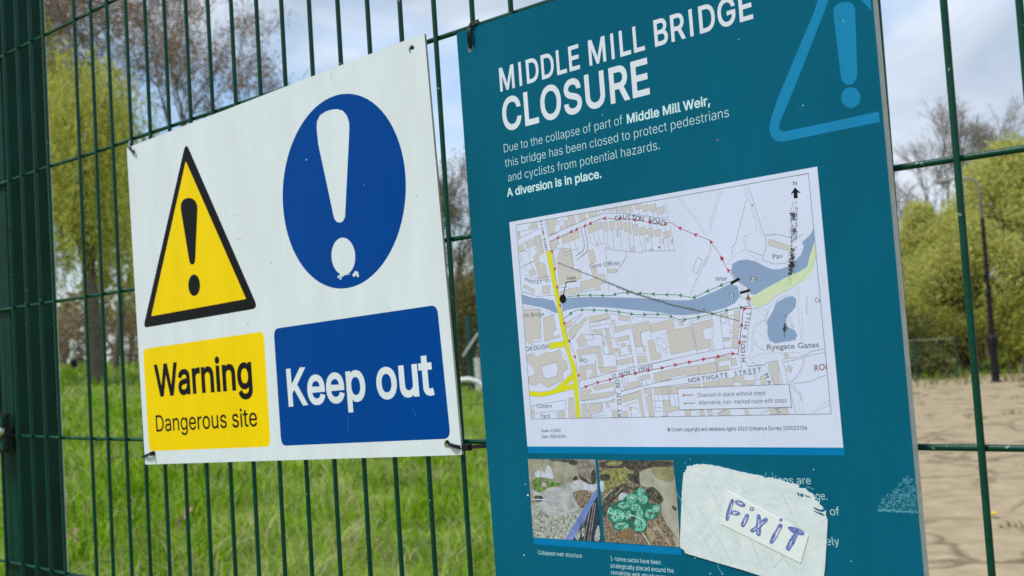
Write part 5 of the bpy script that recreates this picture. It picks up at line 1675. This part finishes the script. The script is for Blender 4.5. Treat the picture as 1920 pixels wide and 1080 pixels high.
def stroke(q, wd, layer=1, taper=(.75, 1, .8)):
    Q = A.many(pts(q))
    d = np.r_[0, np.cumsum(np.hypot(*np.diff(Q, axis=0).T))]
    S = np.linspace(0, d[-1], 14)
    C = np.c_[np.interp(S, d, Q[:, 0]), np.interp(S, d, Q[:, 1])]
    t = np.gradient(C, axis=0); t /= np.hypot(*t.T)[:, None]
    n_ = np.c_[-t[:, 1], t[:, 0]]
    u = S / d[-1]
    ww = wd / 2 * np.interp(u, [0, .06, .5, .94, 1], [.45, taper[0], taper[1], taper[2], .4]) * (1 + .08 * np.sin(S * 5000))
    V = np.vstack([C + n_ * ww[:, None], C - n_ * ww[:, None]])
    A.put(V, [(i, i + 1, 15 + i, 14 + i) for i in range(13)], layer, K_pen)
def loop(q, rx, ry, rot):
    c = pts(q)[0]
    A.ellipse(c, rx / 5.647, ry / 5.647, 1, K_pen, rot=rot)
    for k, (a, b) in enumerate(((-.5, .45), (-.35, .1))):
        ca, sa = math.cos(R(rot)), math.sin(R(rot))
        A.line([(c[0] + (rx * t * ca - ry * o * sa) / 5.647, c[1] + (rx * t * sa + ry * o * ca) / 5.647) for t, o in ((a, -.25 + .4 * k), (0, -.1 + .35 * k), (b, -.2 + .4 * k))], .0006, 2, K_slip)
def hollow(q):
    A.line(pts(q), .0006, 2, K_slip)
stroke('k 645,487 620,560 595,640 580,716', .0040)
hollow('k 632,560 612,630 602,670'); hollow('k 640,530 625,580')
loop('k 722,532', 62, 30, 26); loop('k 668,632', 58, 27, 10)
stroke('k 805,645 775,710 740,778', .0044); hollow('k 795,675 765,730'); hollow('k 778,720 758,758')
loop('k 846,590', 25, 23, 0)
stroke('k 915,645 922,730 915,800 915,876', .0047); hollow('k 920,700 918,790'); hollow('k 912,800 914,850')
stroke('k 1010,690 940,750 890,800 832,826', .0042); hollow('k 975,722 905,782'); hollow('k 895,795 860,815')
stroke('k 1158,748 1110,840 1075,900 1042,955', .0043); hollow('k 1148,785 1105,865'); hollow('k 1112,860 1070,920'); hollow('k 1138,790 1092,868')
A.ellipse(pts('k 1152,705')[0], 3.0, 3.1, 1, K_pen)
A.ellipse(pts('k 1317,822')[0], 17, 6.0, 1, K_pen, rot=22)
stroke('k 1322,842 1295,890 1255,960 1218,1026', .0047); hollow('k 1272,925 1245,975')
A.obj('handwriting', slip)

# ------------------------------------------------------------------ cable ties
K_tie = mat('black_nylon', (.010, .010, .011), .5, var=.2, scale=90, spec=.15)
K_clear = mat('worn_nylon', (.25, .25, .24), .35, var=.2, scale=90)
def at(px, py, Y):
    return on_plane(px, py, Y)
def cable_tie(label, segs, head=None, wd=.0036):
    p0 = segs[0][1][0]
    t = empty('cable_tie', [float(v) for v in at(*p0)], label, 'cable tie', 'black cable ties fixing the signs to the fence')
    for nm, pth, m in segs:
        P = [at(*q) for q in pth]
        # smooth the path
        S = []
        for i in range(len(P) - 1):
            a, b, c, d = P[max(i - 1, 0)], P[i], P[i + 1], P[min(i + 2, len(P) - 1)]
            for u in np.linspace(0, 1, 6, endpoint=False):
                S.append(.5 * ((2 * b) + (-a + c) * u + (2 * a - 5 * b + 4 * c - d) * u * u + (-a + 3 * b - 3 * c + d) * u ** 3))
        S.append(P[-1])
        mb = MB(); mb.tube(S, 0, flat=(wd, .0013, (0.25, -1, .25)))
        mb.obj(nm, m, t)
    if head:
        c = at(*head[:3])
        mb = MB(); mb.box(c - [head[3] / 2, .003, head[4] / 2], c + [head[3] / 2, .003, head[4] / 2]); mb.obj('head', K_tie, t)
    return t
cable_tie('short cable tie hooked over the upper corner of the white sign above the triangle', [('strap', [(243, 262, .004), (241.5, 268, -.004), (242, 276, -.008), (245.5, 281, -.0095), (252.5, 286.5, -.0085)], K_tie), ('clear_loop', [(244, 264, -.006), (242.3, 270, -.0072), (243, 277, -.0082)], K_clear)], wd=.0026)
cable_tie('short cable tie through the lower corner of the white sign under the Warning panel', [('strap', [(266, 857.5, .004), (267.5, 856.5, -.004), (274, 854, -.0085), (281, 851.5, -.0092), (286.5, 849.8, -.007)], K_tie)], head=(286, 850.5, -.0085, .004, .005), wd=.0030)
cable_tie('long cable tie running from the white sign under Keep out to behind the teal notice', [('strap', [(841, 832.5, -.004), (848, 835.5, -.0085), (858, 838, -.0075), (868, 839.3, -.0045), (890, 837.5, -.004), (918, 836.3, .001)], K_tie)], head=(876, 838.8, -.0055, .008, .0062), wd=.0036)
cable_tie('cable tie looped over the top wire through the upper corner hole of the teal notice', [('strap', [(882, 90, -.0105), (880.5, 78, -.0145), (879.5, 62, -.0155), (880, 52, -.013), (882, 47, -.005), (884, 43, .004)], K_tie), ('tail', [(880.5, 48, -.0125), (885, 45.5, -.013), (892, 42, -.012), (898.5, 38.8, -.010)], K_tie)], wd=.0042)
